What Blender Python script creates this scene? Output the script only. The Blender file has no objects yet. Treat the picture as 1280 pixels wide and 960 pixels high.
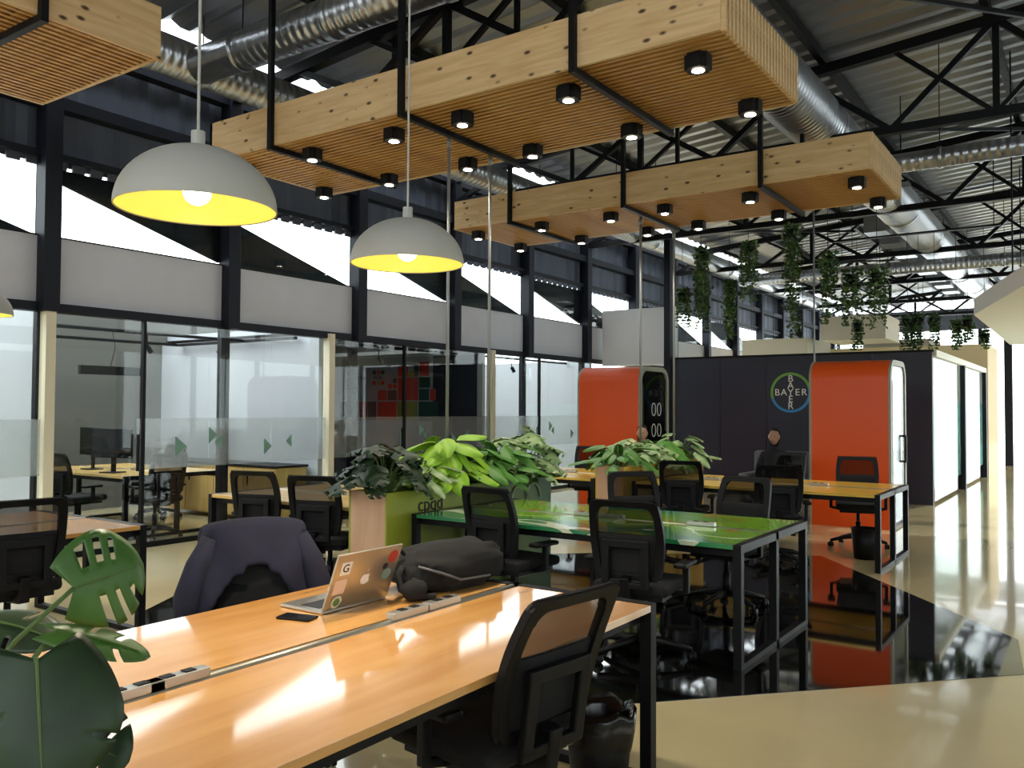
import bpy, bmesh, math, random
from mathutils import Vector, Matrix
random.seed(7)
S = bpy.context.scene
COL = S.collection
# ------------------------------------------------------------------ camera, world, exposure
f_px = 1066.0
yaw, pit, rol = math.radians(34.615), math.radians(1.658), math.radians(0.285)
FW = Vector((math.cos(pit)*math.cos(yaw), math.cos(pit)*math.sin(yaw), math.sin(pit)))
rt = Vector((math.sin(yaw), -math.cos(yaw), 0)); up = rt.cross(FW)
RT = math.cos(rol)*rt + math.sin(rol)*up
UP = -math.sin(rol)*rt + math.cos(rol)*up
CAM = Vector((0, 0, 1.55))
cd = bpy.data.cameras.new('camera'); cam = bpy.data.objects.new('camera', cd); COL.objects.link(cam)
cd.sensor_width = 36; cd.lens = f_px/1280*36; cd.clip_start = .05; cd.clip_end = 300
m = Matrix((RT, UP, -FW)).transposed().to_4x4(); m.translation = CAM
cam.matrix_world = m; S.camera = cam
W = bpy.data.worlds.new('sky'); S.world = W; W.use_nodes = True
bg = W.node_tree.nodes['Background']
bg.inputs[0].default_value = (.93, .97, 1.0, 1); bg.inputs[1].default_value = 5.0
sd = bpy.data.lights.new('sun', 'SUN'); sd.energy = 3.5; sd.angle = .009; sd.color = (1, .95, .86)
so = bpy.data.objects.new('sun', sd); COL.objects.link(so); so.rotation_euler = Vector((-.2, .85, -.46)).to_track_quat('-Z', 'Y').to_euler(); so.location = (20, -20, 12)
S.view_settings.view_transform = 'Standard'; S.view_settings.look = 'None'
S.view_settings.gamma = 1; S.view_settings.exposure = 0.25
S.view_settings.use_curve_mapping = False

# ------------------------------------------------------------------ materials
def lin(c):
    return tuple(((v/255)/12.92 if v/255 <= .04045 else ((v/255+.055)/1.055)**2.4) for v in c)
MATS = {}
def mat(name, rgb, rough=.5, metal=0., spec=.5, noise=0., nscale=8., emit=None, estr=0., bump=0., bscale=60., coat=0.):
    if name in MATS: return MATS[name]
    mt = bpy.data.materials.new(name); mt.use_nodes = True
    nt = mt.node_tree; b = nt.nodes['Principled BSDF']
    c = lin(rgb)
    b.inputs['Base Color'].default_value = (*c, 1)
    b.inputs['Roughness'].default_value = rough; b.inputs['Metallic'].default_value = metal
    b.inputs['Specular IOR Level'].default_value = spec
    b.inputs['Coat Weight'].default_value = coat
    tc = nt.nodes.new('ShaderNodeTexCoord')
    if noise > 0:
        n = nt.nodes.new('ShaderNodeTexNoise'); n.inputs['Scale'].default_value = nscale
        n.inputs['Detail'].default_value = 4
        nt.links.new(tc.outputs['Object'], n.inputs['Vector'])
        r = nt.nodes.new('ShaderNodeValToRGB')
        r.color_ramp.elements[0].position = .3; r.color_ramp.elements[1].position = .7
        r.color_ramp.elements[0].color = (*[max(0, v*(1-noise)) for v in c], 1)
        r.color_ramp.elements[1].color = (*[min(1, v*(1+noise)) for v in c], 1)
        nt.links.new(n.outputs['Fac'], r.inputs['Fac']); nt.links.new(r.outputs['Color'], b.inputs['Base Color'])
    if bump > 0:
        n = nt.nodes.new('ShaderNodeTexNoise'); n.inputs['Scale'].default_value = bscale
        nt.links.new(tc.outputs['Object'], n.inputs['Vector'])
        bp = nt.nodes.new('ShaderNodeBump'); bp.inputs['Strength'].default_value = bump
        nt.links.new(n.outputs['Fac'], bp.inputs['Height']); nt.links.new(bp.outputs['Normal'], b.inputs['Normal'])
    if emit:
        b.inputs['Emission Color'].default_value = (*lin(emit), 1); b.inputs['Emission Strength'].default_value = estr
    MATS[name] = mt; return mt
def wood_mat(name, light, dark, stretch=(1, 12, 12), knots=True, rough=.5, kscale=3.2, coat=0.):
    mt = bpy.data.materials.new(name); mt.use_nodes = True
    nt = mt.node_tree; b = nt.nodes['Principled BSDF']; L = nt.links.new
    tc = nt.nodes.new('ShaderNodeTexCoord')
    mp = nt.nodes.new('ShaderNodeMapping'); mp.inputs['Scale'].default_value = stretch
    L(tc.outputs['Object'], mp.inputs['Vector'])
    n = nt.nodes.new('ShaderNodeTexNoise'); n.inputs['Scale'].default_value = 1.6; n.inputs['Detail'].default_value = 6
    n.inputs['Distortion'].default_value = .6
    L(mp.outputs['Vector'], n.inputs['Vector'])
    r = nt.nodes.new('ShaderNodeValToRGB'); r.color_ramp.elements[0].position = .32; r.color_ramp.elements[1].position = .66
    r.color_ramp.elements[0].color = (*lin(dark), 1); r.color_ramp.elements[1].color = (*lin(light), 1)
    L(n.outputs['Fac'], r.inputs['Fac'])
    out = r.outputs['Color']
    if knots:
        mp2 = nt.nodes.new('ShaderNodeMapping'); mp2.inputs['Scale'].default_value = tuple(.45+.55*(s/max(stretch)) for s in stretch)
        L(tc.outputs['Object'], mp2.inputs['Vector'])
        v = nt.nodes.new('ShaderNodeTexVoronoi'); v.inputs['Scale'].default_value = kscale
        L(mp2.outputs['Vector'], v.inputs['Vector'])
        r2 = nt.nodes.new('ShaderNodeValToRGB'); r2.color_ramp.elements[0].position = .09; r2.color_ramp.elements[1].position = .2
        r2.color_ramp.elements[0].color = (1, 1, 1, 1); r2.color_ramp.elements[1].color = (0, 0, 0, 1)
        L(v.outputs['Distance'], r2.inputs['Fac'])
        mx = nt.nodes.new('ShaderNodeMix'); mx.data_type = 'RGBA'
        L(r2.outputs['Color'], mx.inputs['Factor']); L(out, mx.inputs[6]); mx.inputs[7].default_value = (*lin((78, 48, 24)), 1)
        out = mx.outputs[2]
    L(out, b.inputs['Base Color'])
    b.inputs['Roughness'].default_value = rough; b.inputs['Coat Weight'].default_value = coat; b.inputs['Coat Roughness'].default_value = .06
    MATS[name] = mt; return mt
def glass_mat(name, tint=(1, 1, 1), refl=.06, opacity=0., film=(200, 205, 208)):
    mt = bpy.data.materials.new(name); mt.use_nodes = True
    nt = mt.node_tree; L = nt.links.new
    for n in list(nt.nodes): nt.nodes.remove(n)
    o = nt.nodes.new('ShaderNodeOutputMaterial'); t = nt.nodes.new('ShaderNodeBsdfTransparent')
    t.inputs[0].default_value = (*tint, 1)
    g = nt.nodes.new('ShaderNodeBsdfGlossy'); g.inputs['Roughness'].default_value = .02
    fr = nt.nodes.new('ShaderNodeFresnel'); fr.inputs['IOR'].default_value = 1.45
    mul = nt.nodes.new('ShaderNodeMath'); mul.operation = 'MULTIPLY'; mul.inputs[1].default_value = refl/.05; mul.use_clamp = True
    geo = nt.nodes.new('ShaderNodeNewGeometry'); mr = nt.nodes.new('ShaderNodeMapRange')
    mr.inputs[3].default_value = 1.45; mr.inputs[4].default_value = 1/1.45
    L(geo.outputs['Backfacing'], mr.inputs[0]); L(mr.outputs[0], fr.inputs['IOR'])
    L(fr.outputs[0], mul.inputs[0])
    mx = nt.nodes.new('ShaderNodeMixShader'); L(mul.outputs[0], mx.inputs[0]); L(t.outputs[0], mx.inputs[1]); L(g.outputs[0], mx.inputs[2])
    last = mx
    if opacity > 0:
        d = nt.nodes.new('ShaderNodeBsdfDiffuse'); d.inputs[0].default_value = (*lin(film), 1)
        tr = nt.nodes.new('ShaderNodeBsdfTranslucent'); tr.inputs[0].default_value = (*lin(film), 1)
        m0 = nt.nodes.new('ShaderNodeMixShader'); m0.inputs[0].default_value = .5; L(d.outputs[0], m0.inputs[1]); L(tr.outputs[0], m0.inputs[2])
        m2 = nt.nodes.new('ShaderNodeMixShader'); m2.inputs[0].default_value = opacity; L(mx.outputs[0], m2.inputs[1]); L(m0.outputs[0], m2.inputs[2])
        last = m2
    L(last.outputs[0], o.inputs[0]); MATS[name] = mt; return mt

M = dict(
 floor=mat('beige_epoxy', (208, 192, 150), .1, noise=.06, nscale=.8, coat=.5),
 black_floor=mat('black_epoxy', (14, 14, 15), .05, coat=.5),
 steel=mat('black_steel', (14, 15, 18), .5, spec=.2),
 column=mat('navy_black_paint', (22, 25, 35), .5, spec=.2),
 grey_panel=mat('grey_board', (192, 192, 200), .7, noise=.03, nscale=3),
 corrug=mat('dark_corrugated', (78, 84, 98), .5, metal=.3),
 roof=mat('galvanised_roof', (148, 150, 153), .38, metal=.8),
 duct=mat('galvanised_duct', (170, 172, 175), .3, metal=.9, bump=.1, bscale=30),
 post=mat('cream_post', (222, 214, 190), .6),
 room_wall=mat('pale_grey_wall', (172, 176, 182), .8),
 room_dark=mat('grey_back_wall', (92, 92, 87), .8),
 navy=mat('navy_laminate', (28, 33, 52), .45),
 white=mat('white_plaster', (232, 230, 224), .7),
 orange=mat('orange_gloss', (222, 84, 28), .32, spec=.3),
 booth_grey=mat('booth_edge_grey', (150, 148, 132), .5),
 black=mat('black_plastic', (9, 9, 11), .5, spec=.25),
 blackgloss=mat('black_screen', (10, 11, 14), .12),
 fabric=mat('black_seat_fabric', (13, 13, 15), .9, bump=.2, bscale=300),
 alu=mat('silver_aluminium', (190, 188, 182), .32, metal=.85),
 pipe=mat('zinc_pipe', (168, 164, 150), .35, metal=.8),
 polegrey=mat('grey_conduit', (140, 142, 142), .4, metal=.4),
 navycloth=mat('navy_padded_cloth', (24, 24, 44), .9, noise=.2, nscale=14, bump=.4, bscale=22),
 lining=mat('black_lining', (14, 14, 17), .7),
 bag=mat('black_nylon', (10, 10, 11), .9, bump=.5, bscale=18),
 shade_out=mat('white_grey_enamel', (176, 174, 167), .5),
 shade_in=mat('yellow_enamel', (252, 247, 140), .4),
 skin=mat('skin_tone', (186, 140, 112), .6), hair=mat('dark_hair', (24, 18, 16), .7),
 cloth_dark=mat('dark_clothes', (34, 34, 40), .9), cloth_pink=mat('pink_shirt', (190, 60, 80), .9),
 soil=mat('soil', (52, 38, 28), .95),
 sofa=mat('grey_upholstery', (120, 120, 124), .9),
 paper=mat('white_print', (236, 236, 232), .7),
 keys=mat('dark_keys', (40, 42, 46), .6),
 stone=mat('grey_soffit', (205, 205, 207), .8),
 beige_box=mat('beige_acoustic_felt', (190, 180, 160), .9),
)
M['pine'] = wood_mat('knotty_pine', (226, 196, 150), (206, 170, 120), (14, 1.2, 14), kscale=11.)
M['pine_x'] = wood_mat('knotty_pine_x', (222, 190, 144), (200, 162, 112), (1.2, 14, 14), kscale=11.)
M['pine_slat'] = wood_mat('pine_slat', (204, 160, 94), (170, 124, 66), (10, 1.2, 10), kscale=7.)
M['ply'] = wood_mat('varnished_plywood', (220, 166, 96), (202, 144, 74), (1.0, 7, 7), knots=False, rough=.25, coat=.9)
M['ply_y'] = wood_mat('pale_plywood', (226, 192, 120), (214, 172, 96), (7, 1., 7), knots=False, rough=.25, coat=.3)
M['yellow_ply'] = wood_mat('yellow_plywood', (232, 192, 84), (222, 176, 66), (7, 1., 7), knots=False, rough=.25, coat=.3)
M['endwood'] = wood_mat('pink_plywood', (222, 178, 142), (206, 158, 122), (5, 5, 1.2), knots=False, rough=.5)
M['cabinet'] = wood_mat('oak_laminate', (206, 176, 112), (190, 156, 92), (6, 6, 1), knots=False, rough=.5)
M['glass'] = glass_mat('clear_glass', (.9, .93, .92), .03)
M['film'] = glass_mat('frosted_film', (.95, .97, .97), .03, .32, (186, 190, 192))
M['mesh'] = glass_mat('black_chair_mesh', (.45, .43, .42), .01, .55, (26, 26, 26))
M['white_film'] = glass_mat('white_film', (1, 1, 1), .05, .75, (240, 240, 235))

def table_print():
    mt = bpy.data.materials.new('green_table_print'); mt.use_nodes = True
    nt = mt.node_tree; b = nt.nodes['Principled BSDF']; L = nt.links.new
    tc = nt.nodes.new('ShaderNodeTexCoord'); sp = nt.nodes.new('ShaderNodeSeparateXYZ'); L(tc.outputs['Object'], sp.inputs[0])
    n = nt.nodes.new('ShaderNodeTexNoise'); n.inputs['Scale'].default_value = 1.3; n.inputs['Detail'].default_value = 1
    L(tc.outputs['Object'], n.inputs['Vector'])
    a = nt.nodes.new('ShaderNodeMath'); a.operation = 'MULTIPLY_ADD'; a.inputs[1].default_value = .9; mr0 = nt.nodes.new('ShaderNodeMapRange'); mr0.inputs[1].default_value = 4.97; mr0.inputs[2].default_value = 6.36; mr0.inputs[3].default_value = -.3; mr0.inputs[4].default_value = .3
    L(sp.outputs['X'], mr0.inputs[0]); a.inputs[1].default_value = 1.0; L(mr0.outputs[0], a.inputs[0]); L(n.outputs['Fac'], a.inputs[2])
    r = nt.nodes.new('ShaderNodeValToRGB'); r.color_ramp.interpolation = 'CONSTANT'
    cols = [(0, (40, 124, 76)), (.2, (222, 228, 196)), (.225, (44, 130, 80)), (.32, (128, 186, 44)), (.45, (230, 236, 190)), (.47, (140, 196, 46)), (.66, (196, 150, 60)), (.69, (120, 180, 52)), (.8, (86, 164, 120))]
    r.color_ramp.elements[0].position = 0; r.color_ramp.elements[0].color = (*lin(cols[0][1]), 1)
    r.color_ramp.elements[1].position = cols[1][0]; r.color_ramp.elements[1].color = (*lin(cols[1][1]), 1)
    for p, c in cols[2:]:
        e = r.color_ramp.elements.new(p); e.color = (*lin(c), 1)
    L(a.outputs[0], r.inputs['Fac']); L(r.outputs['Color'], b.inputs['Base Color'])
    b.inputs['Roughness'].default_value = .15; b.inputs['Coat Weight'].default_value = .5
    return mt
M['greentop'] = table_print()
def grad_x(name, x0, x1, c0, c1, rough=.5):
    mt = bpy.data.materials.new(name); mt.use_nodes = True
    nt = mt.node_tree; b = nt.nodes['Principled BSDF']; L = nt.links.new
    tc = nt.nodes.new('ShaderNodeTexCoord'); sp = nt.nodes.new('ShaderNodeSeparateXYZ'); L(tc.outputs['Object'], sp.inputs[0])
    mr = nt.nodes.new('ShaderNodeMapRange'); mr.inputs[1].default_value = x0; mr.inputs[2].default_value = x1; L(sp.outputs['X'], mr.inputs[0])
    r = nt.nodes.new('ShaderNodeValToRGB'); r.color_ramp.elements[0].color = (*lin(c0), 1); r.color_ramp.elements[1].color = (*lin(c1), 1)
    L(mr.outputs[0], r.inputs[0]); L(r.outputs[0], b.inputs['Base Color']); b.inputs['Roughness'].default_value = rough
    return mt
def leaf_mat(name, rgb, rgb2, rough=.35):
    mt = mat(name, rgb, rough, noise=0); nt = mt.node_tree; b = nt.nodes['Principled BSDF']; L = nt.links.new
    tc = nt.nodes.new('ShaderNodeTexCoord'); n = nt.nodes.new('ShaderNodeTexNoise'); n.inputs['Scale'].default_value = 9
    L(tc.outputs['Object'], n.inputs['Vector']); r = nt.nodes.new('ShaderNodeValToRGB')
    r.color_ramp.elements[0].position = .35; r.color_ramp.elements[1].position = .65
    r.color_ramp.elements[0].color = (*lin(rgb), 1); r.color_ramp.elements[1].color = (*lin(rgb2), 1)
    L(n.outputs['Fac'], r.inputs[0]); L(r.outputs[0], b.inputs['Base Color'])
    b.inputs['Subsurface Weight'].default_value = 0
    return mt
M['leaf_dark'] = leaf_mat('dark_monstera_leaf', (26, 46, 22), (40, 66, 32), .45)
M['leaf_mid'] = leaf_mat('mid_green_leaf', (70, 120, 44), (96, 150, 58), .4)
M['leaf_lime'] = leaf_mat('lime_leaf', (130, 180, 40), (170, 205, 60), .45)
M['leaf_var'] = leaf_mat('variegated_leaf', (86, 130, 66), (190, 205, 150), .45)
M['leaf_fore'] = leaf_mat('fresh_monstera_leaf', (60, 98, 36), (76, 114, 44), .45)
M['leaf_ivy'] = leaf_mat('ivy_leaf', (44, 74, 36), (84, 116, 56), .5)
M['stem'] = mat('green_stem', (84, 110, 52), .5)

# ------------------------------------------------------------------ helpers
def box(bm, x0, x1, y0, y1, z0, z1, mtx=None):
    v = [bm.verts.new((x, y, z)) for z in (z0, z1) for (x, y) in ((x0, y0), (x1, y0), (x1, y1), (x0, y1))]
    for q in ((0, 3, 2, 1), (4, 5, 6, 7), (0, 1, 5, 4), (1, 2, 6, 5), (2, 3, 7, 6), (3, 0, 4, 7)):
        bm.faces.new([v[i] for i in q])
    if mtx is not None: bmesh.ops.transform(bm, matrix=mtx, verts=v)
    return v
def tube(bm, pts, r, seg=10, cap=True):
    rings = []; pts = [Vector(p) for p in pts]; rs = r if isinstance(r, (list, tuple)) else [r]*len(pts)
    for i, p in enumerate(pts):
        d = (pts[min(i+1, len(pts)-1)] - pts[max(i-1, 0)]).normalized()
        a = d.orthogonal().normalized() if i == 0 else (a - d*a.dot(d)).normalized()
        b = d.cross(a)
        rings.append([bm.verts.new(p + (a*math.cos(2*math.pi*k/seg) + b*math.sin(2*math.pi*k/seg))*rs[i]) for k in range(seg)])
    for A, B in zip(rings, rings[1:]):
        for k in range(seg): bm.faces.new((A[k], A[(k+1) % seg], B[(k+1) % seg], B[k]))
    if cap: bm.faces.new(rings[0][::-1]); bm.faces.new(rings[-1])
def lathe(bm, prof, seg=32, c=(0, 0, 0)):
    rings = [[bm.verts.new((c[0]+r*math.cos(2*math.pi*k/seg), c[1]+r*math.sin(2*math.pi*k/seg), c[2]+z)) for k in range(seg)] for r, z in prof]
    for A, B in zip(rings, rings[1:]):
        for k in range(seg): bm.faces.new((A[k], A[(k+1) % seg], B[(k+1) % seg], B[k]))
    return rings
def poly_prism(bm, pts, z0, z1):
    a = [bm.verts.new((x, y, z0)) for x, y in pts]; b = [bm.verts.new((x, y, z1)) for x, y in pts]; n = len(pts)
    bm.faces.new(a[::-1]); bm.faces.new(b)
    for i in range(n): bm.faces.new((a[i], a[(i+1) % n], b[(i+1) % n], b[i]))
def obj(name, bm, material, parent=None, smooth=False, bevel=0.):
    if isinstance(bm, bmesh.types.BMesh):
        bmesh.ops.recalc_face_normals(bm, faces=bm.faces)
        me = bpy.data.meshes.new(name); bm.to_mesh(me); bm.free()
        if smooth:
            for p in me.polygons: p.use_smooth = True
    else: me = bm
    if material is not None and not me.materials: me.materials.append(M[material] if isinstance(material, str) else material)
    o = bpy.data.objects.new(name, me); COL.objects.link(o); o.parent = parent
    if bevel > 0:
        md = o.modifiers.new('bevel', 'BEVEL'); md.width = bevel; md.segments = 2; md.limit_method = 'ANGLE'
    return o
def bx(name, x0, x1, y0, y1, z0, z1, material, parent=None, bevel=0.):
    bm = bmesh.new(); box(bm, x0, x1, y0, y1, z0, z1); return obj(name, bm, material, parent, bevel=bevel)
def tag(o, label, cat, group=None):
    o['label'] = label; o['category'] = cat
    if group: o['group'] = group
    return o
def thing(name, label, cat, loc=(0, 0, 0), rz=0., group=None):
    o = bpy.data.objects.new(name, None); COL.objects.link(o); o.location = loc; o.rotation_euler = (0, 0, rz); o.empty_display_size = .1
    return tag(o, label, cat, group)
def st(o, label=None):
    o['kind'] = 'structure'
    if label: o['label'] = label
    return o
def dup(root, loc, rz, label, group=None):
    r = root.copy(); COL.objects.link(r); r.location = loc; r.rotation_euler = (0, 0, rz); r['label'] = label
    if group: r['group'] = group
    for ch in list(root.children):
        c = ch.copy(); COL.objects.link(c); c.parent = r
        for g in ch.children:
            d = g.copy(); COL.objects.link(d); d.parent = c
    return r
def text(name, body, size, material, parent, mtx, depth=.004, align='CENTER'):
    cu = bpy.data.curves.new(name, 'FONT'); cu.body = body; cu.size = size; cu.extrude = depth; cu.align_x = align; cu.align_y = 'CENTER'
    t = bpy.data.objects.new(name, cu); COL.objects.link(t)
    dg = bpy.context.evaluated_depsgraph_get(); me = bpy.data.meshes.new_from_object(t.evaluated_get(dg))
    bpy.data.objects.remove(t)
    me.transform(mtx); me.materials.clear(); me.materials.append(M[material] if isinstance(material, str) else material)
    o = bpy.data.objects.new(name, me); COL.objects.link(o); o.parent = parent; return o
# matrices that stand lettering up on a wall: text x -> ax, text y -> z
def wall_m(loc, ax):
    ax = Vector(ax); n = ax.cross(Vector((0, 0, 1)))
    mm = Matrix((ax, Vector((0, 0, 1)), n)).transposed().to_4x4(); mm.translation = Vector(loc); return mm
FACE_NEGX = (0, -1, 0)   # seen by a viewer looking +x : text runs toward -y
FACE_NEGY = (1, 0, 0)    # seen by a viewer looking +y : text runs toward +x
X0, X1, Y0, YW = -6., 36., -9., 8.72
def roofz(y): return 5.5 + .085*(YW-y)

# ------------------------------------------------------------------ floor
st(bx('floor', X0, X1, Y0, 12.6, -.1, 0, 'floor'), 'glossy beige epoxy floor')
bm = bmesh.new(); poly_prism(bm, [(3.93, 2.2), (5.89, .39), (6.75, .48), (9.38, 2.47), (8.2, 4.4), (6.2, 6.62), (4.41, 6.39), (3.76, 5.98), (2.6, 4.0)], -.02, .0025)
st(obj('floor', bm, 'black_floor'), 'glossy black polygon inlaid in the beige floor')

# ------------------------------------------------------------------ left wall
BAY = 2.175; C0 = 4.36
wl = st(bpy.data.objects.new('wall_left', None)); COL.objects.link(wl); wl['label'] = 'left hall wall of grey boards, steel columns and dark corrugated sheet'
bm = bmesh.new()   # corrugated sheet 4.1 .. 5.3
n = int((X1-X0)/.1)
prev = None
for i in range(n+1):
    x = X0+i*.1; y = YW+.09+(.03 if i % 4 in (0, 1) else 0)
    a = bm.verts.new((x, y, 4.02)); b = bm.verts.new((x, y, 5.34))
    if prev: bm.faces.new((prev[0], a, b, prev[1]))
    prev = (a, b)
obj('corrugated_sheet', bm, 'corrug', wl)
bx('beam', X0, X1, YW-.06, YW+.08, 2.5, 2.59, 'column', wl)
bx('beam', X0, X1, YW-.04, YW+.06, 4.06, 4.12, 'column', wl)
bx('beam', X0, X1, YW-.10, YW+.06, 4.56, 4.68, 'column', wl)
bx('beam', X0, X1, YW-.10, YW+.06, 5.2, 5.3, 'column', wl)
k = -4; win = 0
wsheet = None
while C0+k*BAY < X1:
    xl = C0+k*BAY; xr = xl+BAY
    bx('column', xl-.085, xl+.085, YW-.14, YW+.06, 2.5, 5.34, 'column', wl, .006)
    bx('column', xl-.06, xl+.06, YW+.02, YW+.10, 0, 2.5, 'column', wl)
    a, b = xl+.085, xr-.085
    if b < X1:
        bx('panel', a, b, YW, YW+.05, 2.59, 3.26, 'grey_panel', wl)
        bx('panel_cap', a, b, YW-.01, YW+.07, 3.26, 3.275, 'steel', wl)
        win += 1
        w = st(bx('window_%d' % win, a, b, YW+.03, YW+.04, 3.275, 3.98, 'glass'))
        A = (k % 2 == 0)
        bm = bmesh.new()
        tri = [(a, 3.86), (b, 3.3), (b, 3.98), (a, 3.98)] if A else [(a, 3.275), (b, 3.275), (a, 3.84)]
        for yy in (YW+.05, YW+.08): pass
        v0 = [bm.verts.new((x, YW+.05, z)) for x, z in tri]; v1 = [bm.verts.new((x, YW+.09, z)) for x, z in tri]
        bm.faces.new(v0); bm.faces.new(v1[::-1])
        for i in range(len(tri)): j = (i+1) % len(tri); bm.faces.new((v0[i], v0[j], v1[j], v1[i]))
        obj('sloped_infill', bm, 'column', w)
        # slotted flashing under the sheet
        bm = bmesh.new(); x = a
        while x < b:
            box(bm, x, min(x+.13, b), YW+.03, YW+.06, 3.98, 4.06); x += .19
        obj('flashing', bm, 'corrug', w)
    k += 1
# cream posts and glass fronts of the meeting rooms
PX = [.6, 4.38, 8.17, 11.94, 15.72]
for i, x in enumerate(PX):
    if i in (1, 2, 3): st(bx('trim_%d' % i, x-.05, x+.05, YW-.1, YW+.02, 0, 2.56, 'post'), 'cream post between glazed meeting rooms')
wn = 60
for i in range(4):
    xa, xb = PX[i]+.05, PX[i+1]-.05
    wn += 1
    g = st(bpy.data.objects.new('window_%d' % wn, None)); COL.objects.link(g); g['label'] = 'full height glass front of a meeting room'
    m4 = 4; w = (xb-xa)/m4
    for j in range(m4):
        bx('pane', xa+j*w+.003, xa+(j+1)*w-.003, YW-.03, YW-.02, .06, 2.5, 'glass', g)
        if i == 1 and j < 1: continue
        bx('film_band', xa+j*w+.003, xa+(j+1)*w-.003, YW-.034, YW-.031, .86, 1.42, 'film', g)
    bx('bottom_rail', xa, xb, YW-.05, YW, 0, .06, 'steel', g)
    dx = xa+w*(1.06 if i == 1 else 1.6)
    bx('door_edge', dx, dx+.035, YW-.06, YW-.01, .06, 2.5, 'steel', g)
    bx('door_handle', dx-.07, dx-.045, YW-.09, YW-.065, .85, 1.25, 'steel', g)
    # small triangles printed on the film
    for q, (u, z, s, d) in enumerate(((.38, 1.10, .12, 1), (.5, 1.22, .1, 1), (.55, 1.14, .08, -1), (.72, 1.06, .1, 1), (.84, 1.12, .08, -1))):
        bm = bmesh.new(); X = xa+(xb-xa)*u
        v = [bm.verts.new((X, YW-.037, z-s)), bm.verts.new((X+d*s*1.2, YW-.037, z)), bm.verts.new((X, YW-.037, z+s))]
        bm.faces.new(v); obj('triangle_print', bm, mat('green_film_print', (110, 150, 136), .6), g)
    # partitions behind
    st(bx('wall_partition_%d' % i, PX[i+1]-.04, PX[i+1]+.04, YW+.12, 12.5, 0, 2.56, 'room_wall'))
for i in (2,): st(bx('added_shade_slab_%d' % (i+1), PX[i]+.05, PX[i+1]-.05, YW+.12, 12.5, 2.62, 2.7, 'room_wall'))  # slab added over the second glass room alone to keep its inside dark
st(bx('wall_rooms_back', X0, 16, 12.5, 12.6, 0, 2.9, 'room_dark'), 'grey back wall of the meeting rooms')
st(bx('wall_corner_soffit', 15.72, 15.9, 6.95, YW-.16, 2.45, 3.6, 'stone'), 'grey upstand beside the navy room')

# ------------------------------------------------------------------ roof, end walls
ce = st(bpy.data.objects.new('ceiling', None)); COL.objects.link(ce); ce['label'] = 'galvanised corrugated roof on dark steel trusses'
bm = bmesh.new(); prev = None
n = int((X1+2-X0)/.11)
for i in range(n+1):
    x = X0+i*.11; dz = .05 if i % 3 == 0 else 0
    a = bm.verts.new((x, YW-.75, roofz(YW-.75)+dz)); b = bm.verts.new((x, Y0-.4, roofz(Y0)+dz))
    if prev: bm.faces.new((prev[0], a, b, prev[1]))
    prev = (a, b)
obj('corrugated_roof', bm, 'roof', ce)
bm = bmesh.new(); prev = None
for i in range(n+1):
    x = X0+i*.11; dz = .05 if i % 3 == 0 else 0
    a = bm.verts.new((x, YW+.6, roofz(YW+.6)+dz)); b = bm.verts.new((x, YW-.75, roofz(YW-.75)+dz))
    if prev: bm.faces.new((prev[0], a, b, prev[1]))
    prev = (a, b)
obj('translucent_eave_sheet', bm, glass_mat('polycarbonate', (.8, .85, .88), .03, .55, (225, 228, 230)), ce)
for y in (8.2, 6.4, 4.6, 2.8, 1.0, -.8, -2.6, -4.4, -6.2, -8):
    bx('purlin', X0, X1, y-.04, y+.04, roofz(y)-.14, roofz(y)-.02, 'steel', ce)
def beam(bm, a, b, w=.05):
    a, b = Vector(a), Vector(b); d = (b-a); L = d.length; d.normalize()
    s = Vector((1, 0, 0)) if abs(d.x) < .9 else Vector((0, 1, 0)); u = d.cross(s).normalized(); s = u.cross(d)
    mm = Matrix((s, u, d)).transposed().to_4x4(); mm.translation = a
    box(bm, -w/2, w/2, -w/2, w/2, 0, L, mm)
tk = -3
while C0+BAY*(1+2*tk) < X1:
    x = C0+BAY*(1+2*tk); tk += 1
    if x < X0: continue
    bm = bmesh.new(); beam(bm, (x, YW-.1, 4.9), (x, Y0, 4.9), .1); obj('truss_bottom_chord', bm, 'steel', ce)
    bm = bmesh.new(); beam(bm, (x, YW-.1, roofz(YW)-.2), (x, Y0, roofz(Y0)-.2), .12); obj('truss_top_chord', bm, 'steel', ce)
    y = YW-.1
    while y > Y0+1:
        y2 = y-1.1; y3 = y-2.2
        for p, q in (((x, y, 4.9), (x, y2, roofz(y2)-.2)), ((x, y2, roofz(y2)-.2), (x, y3, 4.9)), ((x, y2, 4.9), (x, y2, roofz(y2)-.2))):
            if p[1] == q[1] and (abs(y2-7.52) < .1 or abs(y2-3.12) < .1): continue
            bm = bmesh.new(); beam(bm, p, q, .07); obj('truss_web', bm, 'steel', ce)
        if not (abs(y2-7.52) < .1 or abs(y2-3.12) < .1):
            for p, q in (((x, y, roofz(y)-.2), (x, y2, 4.9)), ((x, y2, 4.9), (x, y3, roofz(y3)-.2))):
                bm = bmesh.new(); beam(bm, p, q, .05); obj('truss_web', bm, 'steel', ce)
        y = y3
    # tie braces between trusses
    for yy in (6.0, 2.0, -2.5):
        bm = bmesh.new(); beam(bm, (x, yy, 4.9), (x+BAY*2, yy-1.6, roofz(yy)-.25), .045); obj('tie_brace', bm, 'steel', ce)
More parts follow.
